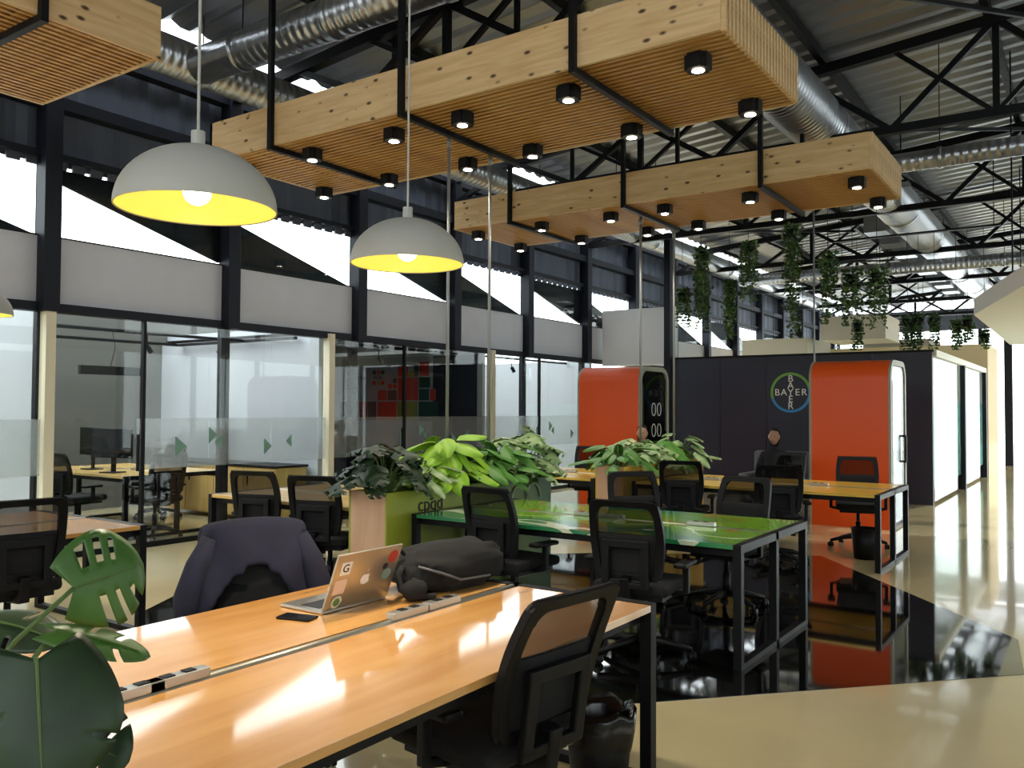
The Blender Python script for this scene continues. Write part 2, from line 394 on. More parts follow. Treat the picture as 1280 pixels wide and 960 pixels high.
# right and back walls with tall windows (hall goes on out of frame)
def window_wall(name, along, c, a0, a1, z0, z1, n, top):
    w = st(bpy.data.objects.new(name, None)); COL.objects.link(w)
    def B(nm, u0, u1, za, zb, mt, t=.1):
        if along == 'x': return bx(nm, u0, u1, c-t, c, za, zb, mt, w)
        return bx(nm, c-t, c, u0, u1, za, zb, mt, w)
    if z0 > .05: B('sill_wall', a0, a1, 0, z0, 'white')
    B('head_wall', a0, a1, z1, top, 'corrug')
    d = (a1-a0)/n
    for i in range(n+1): B('mullion', a0+i*d-.06, a0+i*d+.06, z0, z1, 'column', .12)
    for i in range(n): B('pane', a0+i*d+.06, a0+(i+1)*d-.06, z0, z1, 'glass', .01)
    return w
window_wall('wall_right', 'x', Y0, X0, 13, 3.2, 4.4, 8, 6.9)
st(bx('wall_return', 13, 13.1, Y0, -4.5, 0, 6.6, 'white'))
window_wall('wall_facade', 'x', -4.5, 13, X1, .05, 4.6, 10, 6.5)
window_wall('wall_back', 'y', X0, Y0, 12.5, 3.3, 4.4, 7, 5.3)
window_wall('wall_end', 'y', X1, Y0, YW, .0, 4.6, 7, 5.4)

# ------------------------------------------------------------------ ducts
def rib_mat(name, axis):
    mt = mat(name, (176, 178, 182), .3, metal=.9); nt = mt.node_tree; L = nt.links.new; b = nt.nodes['Principled BSDF']
    tc = nt.nodes.new('ShaderNodeTexCoord'); w = nt.nodes.new('ShaderNodeTexWave'); w.wave_type = 'BANDS'; w.bands_direction = axis; w.inputs['Scale'].default_value = 3.2
    L(tc.outputs['Object'], w.inputs['Vector']); bp = nt.nodes.new('ShaderNodeBump'); bp.inputs['Strength'].default_value = .5; bp.inputs['Distance'].default_value = .03
    L(w.outputs['Fac'], bp.inputs['Height']); L(bp.outputs['Normal'], b.inputs['Normal']); return mt
M['duct_x'] = rib_mat('ribbed_duct_lengthwise', 'X'); M['duct_y'] = rib_mat('ribbed_duct_crosswise', 'Y')
def duct(label, pts, r, straps, group='spiral ducts under the roof'):
    bm = bmesh.new(); tube(bm, pts, r, 24)
    t = tag(bpy.data.objects.new('spiral_duct', None), label, 'duct', group); COL.objects.link(t)
    obj('duct_body', bm, 'duct_x' if abs(pts[0][0]-pts[-1][0]) > 1 else 'duct_y', t, True)
    a, b = Vector(pts[0]), Vector(pts[-1]); d = (b-a).normalized()
    for i in range(straps):
        p = a.lerp(b, (i+.5)/straps)
        bm = bmesh.new(); tube(bm, [p-d*.03, p+d*.03], r+.012, 24); obj('joint_ring', bm, 'duct', t, True)
        bm = bmesh.new(); tube(bm, [p+Vector((0, 0, r)), Vector((p.x, p.y, roofz(p.y)))], .006, 5); obj('hanger_rod', bm, 'steel', t)
    return t
duct('round spiral duct running along the corrugated left wall', [(0, 7.6, 5.05), (30, 7.6, 5.05)], .2, 14)
dR = duct('large round spiral duct running above the aisle toward the far windows', [(7.2, 2.93, 5.2), (31, 2.93, 5.2)], .35, 9)
for i in range(9):
    x = 17.2+i*1.4
    bx('air_grille', x, x+.6, 3.3, 3.7, 4.95, 5.25, 'duct', dR)
duct('short cross duct above the first slatted wood box', [(5.2, 7.4, 4.98), (5.2, 3.6, 4.98)], .18, 3)
duct('cross duct behind the first truss of the aisle', [(11.6, 7.2, 4.68), (11.6, -4, 4.68)], .12, 5)
duct('cross duct far down the hall above the hanging plants', [(20.2, 7.2, 4.68), (20.2, -4, 4.68)], .14, 5)

# ------------------------------------------------------------------ slatted wood boxes with frames and spots
def slat_box(x0, x1, y0, y1, along, label, frames):
    z0, z1 = 3.9, 4.26
    t = thing('slatted_wood_box', label, 'ceiling box', (0, 0, z0), 0, 'slatted wood ceiling boxes')
    z = z1-z0; sid = 'pine' if along == 'y' else 'pine_x'
    slw, per = .032, .066
    if along == 'y':
        bx('side_board', x0, x0+.03, y0+.03, y1, 0, z, sid, t); bx('side_board', x1-.03, x1, y0+.03, y1, 0, z, sid, t)
        bx('end_board', x0, x1, y1-.03, y1, 0, z, sid, t); bx('inner_deck', x0+.03, x1-.03, y0+.03, y1-.03, .05, .08, mat('dark_wood_deck', (70, 48, 26), .8), t)
        me = None; nn = int((x1-x0)/per)
        for i in range(nn):
            c = x0+.031+(x1-x0-.062)*(i+.5)/nn
            if me is None:
                o = bx('slat', -slw/2, slw/2, y0+.03, y1-.031, 0, .048, 'pine_slat', t); me = o.data
            else: o = obj('slat', me, None, t)
            o.location.x = c
        me = None
        for i in range(nn):
            c = x0+(x1-x0)*(i+.5)/nn
            if me is None: o = bx('end_slat', -slw/2, slw/2, y0, y0+.03, 0, z, 'pine', t); me = o.data
            else: o = obj('end_slat', me, None, t)
            o.location.x = c
        bx('end_backing', x0+.03, x1-.03, y0+.031, y0+.045, .03, z, mat('dark_wood_deck', (70, 48, 26)), t)
    else:
        bx('side_board', x0, x1-.03, y0, y0+.03, 0, z, sid, t); bx('side_board', x0, x1-.03, y1-.03, y1, 0, z, sid, t)
        bx('end_board', x1-.03, x1, y0, y1, 0, z, sid, t); bx('inner_deck', x0, x1-.03, y0+.03, y1-.03, .05, .08, mat('dark_wood_deck', (70, 48, 26)), t)
        me = None; nn = int((y1-y0)/per)
        for i in range(nn):
            c = y0+.031+(y1-y0-.062)*(i+.5)/nn
            if me is None: o = bx('slat', x0, x1-.031, -slw/2, slw/2, 0, .048, 'pine_slat', t); me = o.data
            else: o = obj('slat', me, None, t)
            o.location.y = c
    for fpos in frames:
        w = .045
        if along == 'y':
            tops = ((x0-w, x0), (x1, x1+w))
            bx('hanger_frame', x0-w, x1+w, fpos-w/2, fpos+w/2, -w-.004, -.004, 'steel', t)
            for a, b in tops: bx('hanger_post', a, b, fpos-w/2, fpos+w/2, -.004, (.93 if x0 > 7 and fpos < 3 else roofz(fpos)-z0-.1), 'steel', t)
        else:
            bx('hanger_frame', fpos-w/2, fpos+w/2, y0-w, y1+w, -w-.004, -.004, 'steel', t)
            for a, b in ((y0-w, y0), (y1, y1+w)): bx('hanger_post', fpos-w/2, fpos+w/2, a, b, -.004, roofz(a)-z0-.1, 'steel', t)
    return t
slat_box(5.01, 6.58, 1.88, 6.98, 'y', 'knotty pine slatted box hung over the green table', (2.95, 4.52, 6.08))
slat_box(8.72, 10.2, 1.79, 6.98, 'y', 'knotty pine slatted box hung over the yellow table row', (2.88, 4.47, 6.05))
slat_box(-1.8, 3.34, 5.21, 6.77, 'x', 'knotty pine slatted box hung over the desk by the first glass room', (-.6, 1.0, 2.55))

EM = mat('lamp_glow', (255, 244, 225), emit=(255, 240, 215), estr=25)
bm = bmesh.new(); box(bm, -.078, .078, -.078, .078, -.1, 0); bmesh.ops.bevel(bm, geom=[e for e in bm.edges if abs(e.verts[0].co.z-e.verts[1].co.z) > .05], offset=.03, segments=3, affect='EDGES')
bmesh.ops.recalc_face_normals(bm, faces=bm.faces)
spot_me = bpy.data.meshes.new('housing'); bm.to_mesh(spot_me); bm.free(); spot_me.materials.append(M['black'])
bm = bmesh.new(); lathe(bm, [(.001, -.101), (.04, -.101), (.042, -.104)], 14); lens_me = bpy.data.meshes.new('lens'); bm.to_mesh(lens_me); bm.free(); lens_me.materials.append(EM)
def spot(x, y, label, group, power=28):
    t = thing('ceiling_spotlight', label, 'spotlight', (x, y, 3.899), 0, group)
    obj('housing', spot_me, None, t); obj('lens', lens_me, None, t)
    ld = bpy.data.lights.new('spot_light', 'SPOT'); ld.energy = power; ld.spot_size = math.radians(95); ld.spot_blend = .7; ld.color = (1, .92, .78); ld.shadow_soft_size = .035
    lo = bpy.data.objects.new('spot_light', ld); COL.objects.link(lo); lo.parent = t; lo.location = (0, 0, -.12)
for x in (5.3, 6.32):
    for y in (2.17, 3.17, 4.15, 4.88, 5.88, 6.82): spot(x, y, 'small black spotlight under the slatted box over the green table', 'spotlights under the first slatted box')
for x in (9.02, 10.02):
    for y in (2.0, 3.1, 4.1, 4.8, 5.78, 6.78): spot(x, y, 'small black spotlight under the slatted box over the yellow tables', 'spotlights under the second slatted box')

# ------------------------------------------------------------------ dome pendants
def pendant(x, y, z, label, ztop=None):
    t = thing('dome_pendant_lamp', label, 'pendant lamp', (x, y, z), 0, 'white dome pendants'); R = .25; H = .2
    pr = [(R*math.sin(a), H*math.cos(a)) for a in [math.pi/2*i/14 for i in range(1, 15)]]
    bm = bmesh.new(); lathe(bm, [(.02, H+.001)]+pr, 48); obj('shade', bm, 'shade_out', t, True)
    bm = bmesh.new(); lathe(bm, [(r*.985, h*.985-.001) for r, h in pr], 48); obj('shade_lining', bm, 'shade_in', t, True)
    bm = bmesh.new(); lathe(bm, [(R*.985, 0), (R, 0), (R, -.004), (R*.985, -.004)], 48); obj('rim', bm, 'shade_out', t)
    bm = bmesh.new(); tube(bm, [(0, 0, H), (0, 0, H+.05)], .022, 12); obj('cap', bm, 'shade_out', t)
    bm = bmesh.new(); tube(bm, [(0, 0, H+.05), (0, 0, (ztop or roofz(y))-z)], .005, 6); obj('cord', bm, 'shade_out', t)
    bm = bmesh.new(); bmesh.ops.create_uvsphere(bm, u_segments=16, v_segments=10, radius=.045, matrix=Matrix.Translation((0, 0, .055)))
    obj('bulb', bm, mat('bulb_glow', (255, 245, 230), emit=(255, 236, 205), estr=12), t, True)
    ld = bpy.data.lights.new('bulb_light', 'POINT'); ld.energy = 2.2; ld.color = (1, .9, .7); ld.shadow_soft_size = .045
    lo = bpy.data.objects.new('bulb_light', ld); COL.objects.link(lo); lo.parent = t; lo.location = (0, 0, .055)
    ld = bpy.data.lights.new('bulb_beam', 'SPOT'); ld.energy = 75; ld.color = (1, .87, .68); ld.spot_size = math.radians(150); ld.spot_blend = .8; ld.shadow_soft_size = .045
    lo = bpy.data.objects.new('bulb_beam', ld); COL.objects.link(lo); lo.parent = t; lo.location = (0, 0, .005)
pendant(1.67, 2.39, 2.19, 'white dome pendant with yellow inside over the empty end of the plywood desk')
pendant(2.83, 2.52, 2.19, 'white dome pendant with yellow inside over the laptop and backpack')
pendant(2.72, 6.42, 2.19, 'white dome pendant with yellow inside over the desk by the first glass room', 3.9)

# ------------------------------------------------------------------ desks
def leg_frame(t, x0, x1, y0, y1, h, along, at_end):
    """closed end frame: posts, floor bar and top bar, each a part"""
    w = .05
    if along == 'y':   # table long along y: end frame runs in x at y = at_end
        e0, e1 = at_end, at_end+w
        for c in (x0, (x0+x1)/2-w/2, x1-w): bx('leg', c, c+w, e0, e1, 0, h, 'steel', t)
        bx('floor_bar', x0+w, x1-w, e0, e1, 0, .035, 'steel', t); bx('end_rail', x0+w, x1-w, e0, e1, h-.05, h, 'steel', t)
    else:
        e0, e1 = at_end-w, at_end
        for c in (y0, (y0+y1)/2-w/2, y1-w): bx('leg', e0, e1, c, c+w, 0, h, 'steel', t)
        bx('floor_bar', e0, e1, y0+w, y1-w, 0, .035, 'steel', t); bx('end_rail', e0, e1, y0+w, y1-w, h-.05, h, 'steel', t)
def outlet(t, cx, cy, z, along):
    L = .1
    if along == 'x':
        o = bx('outlet_box', cx-L, cx+L, cy-.022, cy+.022, z, z+.03, 'alu', t, .004)
        for s in (-.05, .02): bx('socket', cx+s, cx+s+.035, cy-.015, cy+.015, z+.03, z+.033, 'black', o)
    else:
        o = bx('outlet_box', cx-.022, cx+.022, cy-L, cy+L, z, z+.03, 'alu', t, .004)
        for s in (-.05, .02): bx('socket', cx-.015, cx+.015, cy+s, cy+s+.035, z+.03, z+.033, 'black', o)
def desk(x0, x1, y0, y1, along, label, top, edge='ply', group='bench desks', outlets=(), ends=(0, 1)):
    t = thing('bench_desk', label, 'desk', (0, 0, 0), 0, group); zt = .74; th = .028; g = .035
    if along == 'y':
        xm = (x0+x1)/2
        bx('desk_top', x0, xm-g, y0+.05, y1-.05, zt-th, zt, top, t, .002); bx('desk_top', xm+g, x1, y0+.05, y1-.05, zt-th, zt, top, t, .002)
        bm = bmesh.new(); tube(bm, [(xm, y0+.05, zt-.012), (xm, y1-.05, zt-.012)], .018, 10); obj('cable_pipe', bm, 'pipe', t, True)
        if 0 in ends: leg_frame(t, x0, x1, y0, y1, zt+.002, 'y', y0)
        if 1 in ends: leg_frame(t, x0, x1, y0, y1, zt+.002, 'y', y1-.05)
        for r in (x0+.05, x1-.09): bx('apron', r, r+.04, y0+.05, y1-.05, zt-th-.05, zt-th, 'steel', t)
        for o in outlets: outlet(t, xm, o, zt, 'y')
    else:
        ym = (y0+y1)/2
        bx('desk_top', x0+.05, x1-.05, y0, ym-g, zt-th, zt, top, t, .002); bx('desk_top', x0+.05, x1-.05, ym+g, y1, zt-th, zt, top, t, .002)
        bm = bmesh.new(); tube(bm, [(x0+.05, ym, zt-.012), (x1-.05, ym, zt-.012)], .018, 10); obj('cable_pipe', bm, 'pipe', t, True)
        if 0 in ends: leg_frame(t, x0, x1, y0, y1, zt+.002, 'x', x0+.05)
        if 1 in ends: leg_frame(t, x0, x1, y0, y1, zt+.002, 'x', x1)
        for r in (y0+.05, y1-.09): bx('apron', x0+.05, x1-.05, r, r+.04, zt-th-.05, zt-th, 'steel', t)
        for o in outlets: outlet(t, o, ym, zt, 'x')
    return t
desk(.58, 3.3, 1.54, 2.93, 'x', 'varnished plywood bench desk with the laptop and backpack on it', 'ply', outlets=(1.37, 1.52, 2.53, 2.74))
desk(.6, 3.42, 5.4, 6.8, 'x', 'plywood bench desk beside the first glass meeting room', 'ply', outlets=(1.9,))
desk(4.97, 6.36, 1.77, 4.36, 'y', 'bench desk with a green swirling printed top', 'greentop', outlets=(3.0, 3.22, 2.3))
desk(4.97, 6.4, 4.86, 6.87, 'y', 'pale plywood bench desk behind the lime planter', 'ply_y', outlets=(5.9,))
desk(8.7, 10.16, 1.74, 4.36, 'y', 'yellow plywood bench desk in front of the orange booth and navy wall', 'yellow_ply', outlets=(2.5, 3.7))
desk(8.7, 10.16, 4.84, 6.95, 'y', 'yellow plywood bench desk on the far side of its planter', 'yellow_ply', outlets=(5.6,))

# ------------------------------------------------------------------ planters
def planter(x0, x1, y0, y1, h, label, face, loops=True):
    t = thing('planter_box', label, 'planter', (x0, y0, 0), 0, 'planters at the desk ends'); L = x1-x0; D = y1-y0; th = .02
    bx('front_panel', 0, L, 0, th, 0, h, face, t); bx('back_panel', 0, L, D-th, D, 0, h, face, t)
    bx('end_panel', 0, th, th, D-th, 0, h, 'endwood', t); bx('end_panel', L-th, L, th, D-th, 0, h, 'endwood', t)
    bx('soil_bed', th, L-th, th, D-th, 0, h-.06, 'soil', t)
    return t
gp = grad_x('lime_to_green_print', 0, 2.3, (150, 158, 40), (44, 84, 48))
pl = planter(4.74, 7.05, 4.4, 4.8, .91, 'planter printed lime to dark green at the green desk end', gp)
text('lettering', 'cpqd', .16, 'black', pl, wall_m((.5, -.003, .79), FACE_NEGY), .003)
lg = mat('pale_green_line', (120, 140, 96), .6)
for cx, cz, r in ((.62, .28, .17), (.95, .28, .17), (1.75, .72, .12), (1.98, .72, .12)):
    bm = bmesh.new(); pts = [(cx+r*math.cos(a), -.004, cz+r*1.1*math.sin(a)) for a in [math.pi*i/14 for i in range(15)]]
    for p, q in zip(pts, pts[1:]): beam(bm, p, q, .022)
    obj('loop_print', bm, lg, pl)
yp = grad_x('yellow_print', 0, 2, (214, 176, 60), (196, 160, 70))
planter(8.62, 10.95, 4.42, 4.78, .9, 'planter with yellow face between the yellow desks', yp)
planter(.0, .42, 1.3, 3.0, .8, 'wooden planter holding the large monstera at the laptop desk end', 'endwood')

# leaves ---------------------------------------------------------------
def leaf_mesh(kind, L=.2, Wd=.17, seed=0):
    rnd = random.Random(seed); bm = bmesh.new(); n = 12
    cols = []
    for i in range(n+1):
        v = i/n
        w = Wd*.5*(math.sin(math.pi*min(1, v*.93+.07))**.6)*(1.15-.35*v)
        row = []
        for s in (-1, -.66, -.33, 0, .33, .66, 1):
            x = s*w; z = -abs(s)**1.6*.12*Wd - .22*L*(v**2) + .02*Wd*math.sin(7*v)*abs(s)
            yv = v*L - (abs(s)*.16*L if kind != 'spear' else 0)*(1-v*.5)
            row.append(bm.verts.new((x, yv, z+.02*Wd*math.cos(s*3))))
        cols.append(row)
    for i in range(n):
        for j in range(6):
            outer = j in (0, 5); inner = j in (1, 4)
            if kind == 'monstera' and ((outer and i % 3 == 1 and i > 1) or (inner and i % 6 == 4)): continue
            bm.faces.new((cols[i][j], cols[i][j+1], cols[i+1][j+1], cols[i+1][j]))
    bmesh.ops.recalc_face_normals(bm, faces=bm.faces)
    me = bpy.data.meshes.new('leaf'); bm.to_mesh(me); bm.free()
    for p in me.polygons: p.use_smooth = True
    return me
LEAF = {}
def leaf_data(kind, material):
    if (kind, material) not in LEAF:
        me = leaf_mesh(kind, .2, .2 if kind == 'monstera' else .1 if kind == 'spear' else .14); me.materials.append(M[material]); LEAF[(kind, material)] = me
    return LEAF[(kind, material)]
def plant(x, y, z, label, kind, material, n=16, h=.3, spread=.24, size=1., seed=0):
    rnd = random.Random(seed); t = thing('leafy_plant', label, 'plant', (x, y, z), rnd.random()*6, None); me = leaf_data(kind, material)
    for i in range(n):
        a = i*2.4+rnd.uniform(-.3, .3); q = (i+.6)/n
        r = spread*(.35+.65*(1-q)+rnd.uniform(-.1, .1)); zz = h*(.25+.75*q)*rnd.uniform(.85, 1.1)
        tip = Vector((r*math.cos(a), r*math.sin(a), zz))
        bm = bmesh.new(); tube(bm, [(0, 0, -.04), tip*.5+Vector((0, 0, .06)), tip], [.005, .004, .003], 5)
        s = obj('stem', bm, 'stem', t)
        l = obj('leaf', me, None, t); l.location = tip; l.rotation_euler = (rnd.uniform(-.7, .2), rnd.uniform(-.4, .4), a-math.pi/2)
        sc = size*rnd.uniform(.75, 1.2); l.scale = (sc, sc, sc)
for i, (x, kd, mt_, n, h, sz, lb) in enumerate((
    (4.93, 'monstera', 'leaf_dark', 18, .36, .95, 'dark split-leaf monstera at the wooden end of the lime planter'),
    (5.32, 'spear', 'leaf_var', 16, .22, .9, 'low variegated plant beside the dark monstera in the lime planter'),
    (5.68, 'broad', 'leaf_lime', 22, .4, 1.1, 'bright lime leafy philodendron in the lime planter'),
    (6.1, 'broad', 'leaf_mid', 18, .34, 1.0, 'mid green leafy plant beside the lime philodendron'),
    (6.5, 'spear', 'leaf_mid', 16, .32, 1.1, 'narrow-leaved green plant by the conduit in the lime planter'),
    (6.85, 'monstera', 'leaf_var', 20, .44, 1.0, 'tall pale-veined plant at the dark green end of the planter'))):
    plant(x, 4.6, .85, lb, kd, mt_, n+14, h*1.15, .29, sz*1.1, 11+i)
for i, (x, kd, mt_, h, lb) in enumerate((
    (8.85, 'spear', 'leaf_mid', .3, 'narrow-leaved plant at the wooden end of the yellow planter'),
    (9.4, 'monstera', 'leaf_var', .36, 'pale-veined split-leaf plant in the yellow planter'),
    (9.95, 'broad', 'leaf_mid', .34, 'broad-leaved green plant in the middle of the yellow planter'),
    (10.55, 'spear', 'leaf_var', .36, 'variegated plant at the far end of the yellow planter'))):
    plant(x, 4.6, .84, lb, kd, mt_, 30, h, .34, 1.3, 40+i)
# grey conduits dropping into the planters
for i, (x, y, zb, lb) in enumerate(((5.69, 4.6, .85, 'grey conduit pole rising from the lime philodendron'), (6.32, 4.62, .85, 'grey conduit pole rising from the mid green plants'),
    (9.42, 4.6, .84, 'grey conduit pole rising from the yellow planter near its wooden end'), (9.52, 4.66, .84, 'thin grey conduit twinned beside the yellow planter pole'), (10.4, 4.6, .84, 'grey conduit pole at the far part of the yellow planter'), (13.4, 3.61, 0, 'grey conduit pole behind the orange booth at the navy wall'))):
    bm = bmesh.new(); tube(bm, [(x, y, zb), (x, y, 3.9 if i < 5 else roofz(y))], .014 if i != 3 else .008, 10); cp = obj('pole', bm, 'polegrey', None, True)
    tt = thing('conduit_pole', lb, 'pole', (0, 0, 0)); cp.parent = tt
    hz = 3.9 if i < 5 else roofz(y)
    bm = bmesh.new(); tube(bm, [(x, y, hz-.1), (x, y, hz-.002)], .02, 10); obj('coupling', bm, 'polegrey', tt, True)

# foreground monstera: explicit leaves
t = thing('monstera_plant', 'large monstera reaching over the laptop desk from its planter', 'plant', (.25, 1.75, .74))
inv = Matrix.Translation(-Vector((.25, 1.75, .74)))
def big_leaf(name, base, tip, nrm, width, material, outline, holes=(), curl=.1):
    """outline: half-width profile points (u along, s across -1..1 both sides) drawn as a notched blade"""
    base, tip = Vector(base), Vector(tip); d = tip-base; L = d.length; d.normalize(); nrm = Vector(nrm); side = d.cross(nrm).normalized(); nn = side.cross(d)
    bm = bmesh.new(); N = 28; K = 6; grid = {}
    for sgn in (-1, 1):
        for i in range(N+1):
            u = i/N
            w = width*.5*(max(0, math.sin(math.pi*(u*.9+.1)))**.55)
            back = .22*L*max(0, 1-u*3)
            for j in range(K+1):
                s = j/K
                p = base + d*(u*L - s*(back) + s*s*.16*L*u) + side*(sgn*s*w) + nn*(-curl*s*s*width - .1*L*u*u)
                grid[(sgn, i, j)] = bm.verts.new(p)
        for i in range(N):
            for j in range(K):
                if any(a0 <= i < a1 and j0 <= j < j1 and sg in (0, sgn) for a0, a1, j0, j1, sg in outline): continue
                bm.faces.new((grid[(sgn, i, j)], grid[(sgn, i+1, j)], grid[(sgn, i+1, j+1)], grid[(sgn, i, j+1)]))
    bmesh.ops.remove_doubles(bm, verts=bm.verts, dist=1e-5)
    bm.transform(inv)
    o = obj(name, bm, material, t, True)
    sm = o.modifiers.new('s', 'SOLIDIFY'); sm.thickness = .0015
    bm = bmesh.new(); tube(bm, [base + nn*.002, (base+d*L*.5) - nn*.1*L*.25+nn*.003, tip-nn*.1*L*.95], [.003, .0025, .001], 6); bm.transform(inv); obj('midrib', bm, 'stem', o)
    return o
def stem(pts, r=.005):
    bm = bmesh.new(); tube(bm, [Vector((.25, 1.75, .74)), (Vector((.25, 1.75, .74))+pts[0])/2+Vector((0, 0, .06))]+list(pts), r, 8); bm.transform(inv); obj('stem', bm, 'stem', t, True)
NV = (Vector((0.000, 0.000, 1.550))-Vector((0.552, 0.972, 1.351))).normalized()
o1 = big_leaf('leaf', Vector((0.940, 1.739, 1.178)), Vector((1.060, 1.705, 1.208)), NV, .21, 'leaf_fore', [(6, 9, 2, 5, -1), (12, 15, 2, 5, -1), (18, 20, 2, 5, -1), (9, 12, 2, 6, 1), (16, 18, 2, 6, 1), (22, 24, 3, 6, 1)])
stem([Vector((0.759, 1.837, 0.943)), Vector((0.851, 1.785, 1.084)), Vector((0.940, 1.739, 1.178))])
o2 = big_leaf('leaf', Vector((0.869, 1.669, 1.117)), Vector((0.992, 1.581, 1.076)), NV*.45+Vector((0, 0, .9)), .09, 'leaf_fore', [(10, 12, 2, 6, 0), (19, 21, 2, 6, 0)])
stem([Vector((0.738, 1.689, 0.980)), Vector((0.834, 1.687, 1.065)), Vector((0.869, 1.669, 1.117))])
o3 = big_leaf('leaf', Vector((0.695, 1.391, 1.149)), Vector((0.668, 1.315, 0.989)), (NV+Vector((0, 0, .3))).normalized(), .24, 'leaf_dark', [(11, 13, 3, 6, 1), (18, 19, 4, 6, -1)])
stem([Vector((0.663, 1.538, 0.903)), Vector((0.713, 1.492, 1.068)), Vector((0.695, 1.391, 1.149))])
o4 = big_leaf('leaf', Vector((0.780, 1.452, 0.997)), Vector((0.795, 1.343, 0.977)), NV, .13, 'leaf_dark', [(10, 12, 2, 6, 0), (19, 21, 2, 6, 0)])
o5 = big_leaf('leaf', Vector((0.914, 2.046, 1.074)), Vector((0.965, 1.886, 1.061)), NV*.6+Vector((0, 0, .6)), .12, 'leaf_dark', [(12, 14, 3, 6, 0)])
stem([Vector((0.694, 1.671, 0.871)), Vector((0.764, 1.567, 0.914)), Vector((0.780, 1.452, 0.997))]); stem([Vector((0.809, 2.031, 0.887)), Vector((0.890, 2.083, 1.029)), Vector((0.914, 2.046, 1.074))])

# hanging ivy -----------------------------------------------------------
def ivy(x, y, ztop, zbot, wd, label, seed, material='leaf_ivy', group='trailing plants hung on wires'):
    rnd = random.Random(seed); t = thing('hanging_plant', label, 'plant', (x, y, ztop), 0, group); H = ztop-zbot
    bm = bmesh.new(); tube(bm, [(0, 0, .04), (0, 0, 4.78-ztop)], .004, 5); obj('wire', bm, 'steel', t)
    bm = bmesh.new(); lathe(bm, [(.001, -.1), (.06, -.1), (.085, .04), (.075, .04), (.07, 0), (.001, 0)], 16); obj('pot', bm, 'black', t, True)
    bm = bmesh.new()
    for sidx in range(18):
        a = rnd.random()*6.28; r = wd*.36*rnd.random()**.5; ln = H*rnd.uniform(.35, 1) if sidx > 2 else H
        z = .08
        while z > -ln:
            for q in range(2):
                p = Vector((r*math.cos(a)+rnd.gauss(0, .022), r*math.sin(a)+rnd.gauss(0, .022), z)); s = rnd.uniform(.035, .06)
                R = Matrix.Rotation(rnd.random()*6.28, 3, 'Z') @ Matrix.Rotation(rnd.uniform(.3, 1.5), 3, 'X')
                v = [bm.verts.new(p+R @ Vector(c)*s) for c in ((0, 0, 0), (.6, .5, .1), (0, 1.3, -.15), (-.6, .5, .1))]; bm.faces.new(v)
            z -= .05
            a += rnd.uniform(-.12, .12)
    f = obj('foliage', bm, material, t); f['kind'] = 'stuff'
for i, (y, zt, zb, w, x, lb) in enumerate((
    (5.28, 4.05, 2.75, .34, 13., 'long dark trailing plant hung nearest the left wall columns'),
    (5.6, 3.4, 2.85, .3, 13., 'short trailing plant hung low beside the black column'),
    (4.88, 3.5, 2.65, .36, 13.2, 'trailing plant of mid length between the two longest ones'),
    (4.5, 4.05, 3.2, .42, 13., 'bushy grey-green hanging plant high under the duct'),
    (3.82, 4.25, 2.6, .34, 13., 'longest trailing plant with bright leaves at half height'),
    (3.3, 3.78, 2.8, .34, 13., 'lime-topped hanging plant beside the conduit pole'),
    (2.98, 3.5, 2.75, .4, 13.1, 'dark bushy hanging plant between the lime-topped and the broad one'),
    (2.62, 3.48, 2.7, .46, 13., 'broad dark hanging plant above the orange booth'))):
    ivy(x, y, zt, zb, w, lb, 70+i)
for x, y0_, y1_, lb in ((13.05, 2.2, 6.2, 'black steel rail carrying the large trailing plants'), (17., 1.4, 4.2, 'black steel rail carrying the small trailing plants')):
    t = thing('hanging_rail', lb, 'rail', (x, 0, 4.78)); bx('rail_bar', -.08, .22 if x < 14 else .03, y0_, y1_, 0, .03, 'steel', t)
    for yy in (y0_+.1, y1_-.1):
        bm = bmesh.new(); tube(bm, [(0, yy, .03), (0, yy, roofz(yy)-4.78)], .008, 6); obj('rail_rod', bm, 'steel', t)
for i, (y, zt, zb, w) in enumerate(((3.78, 3.15, 2.65, .22), (2.9, 3.18, 2.56, .3), (2.72, 3.2, 2.56, .26), (2.45, 3.18, 2.58, .22), (2.1, 3.05, 2.58, .22), (1.92, 3.12, 2.7, .2), (1.66, 2.85, 2.6, .16))):
    ivy(17., y, zt, zb, w, 'small trailing plant hung in a row above the end of the navy room', 90+i, group='small plants above the navy room')

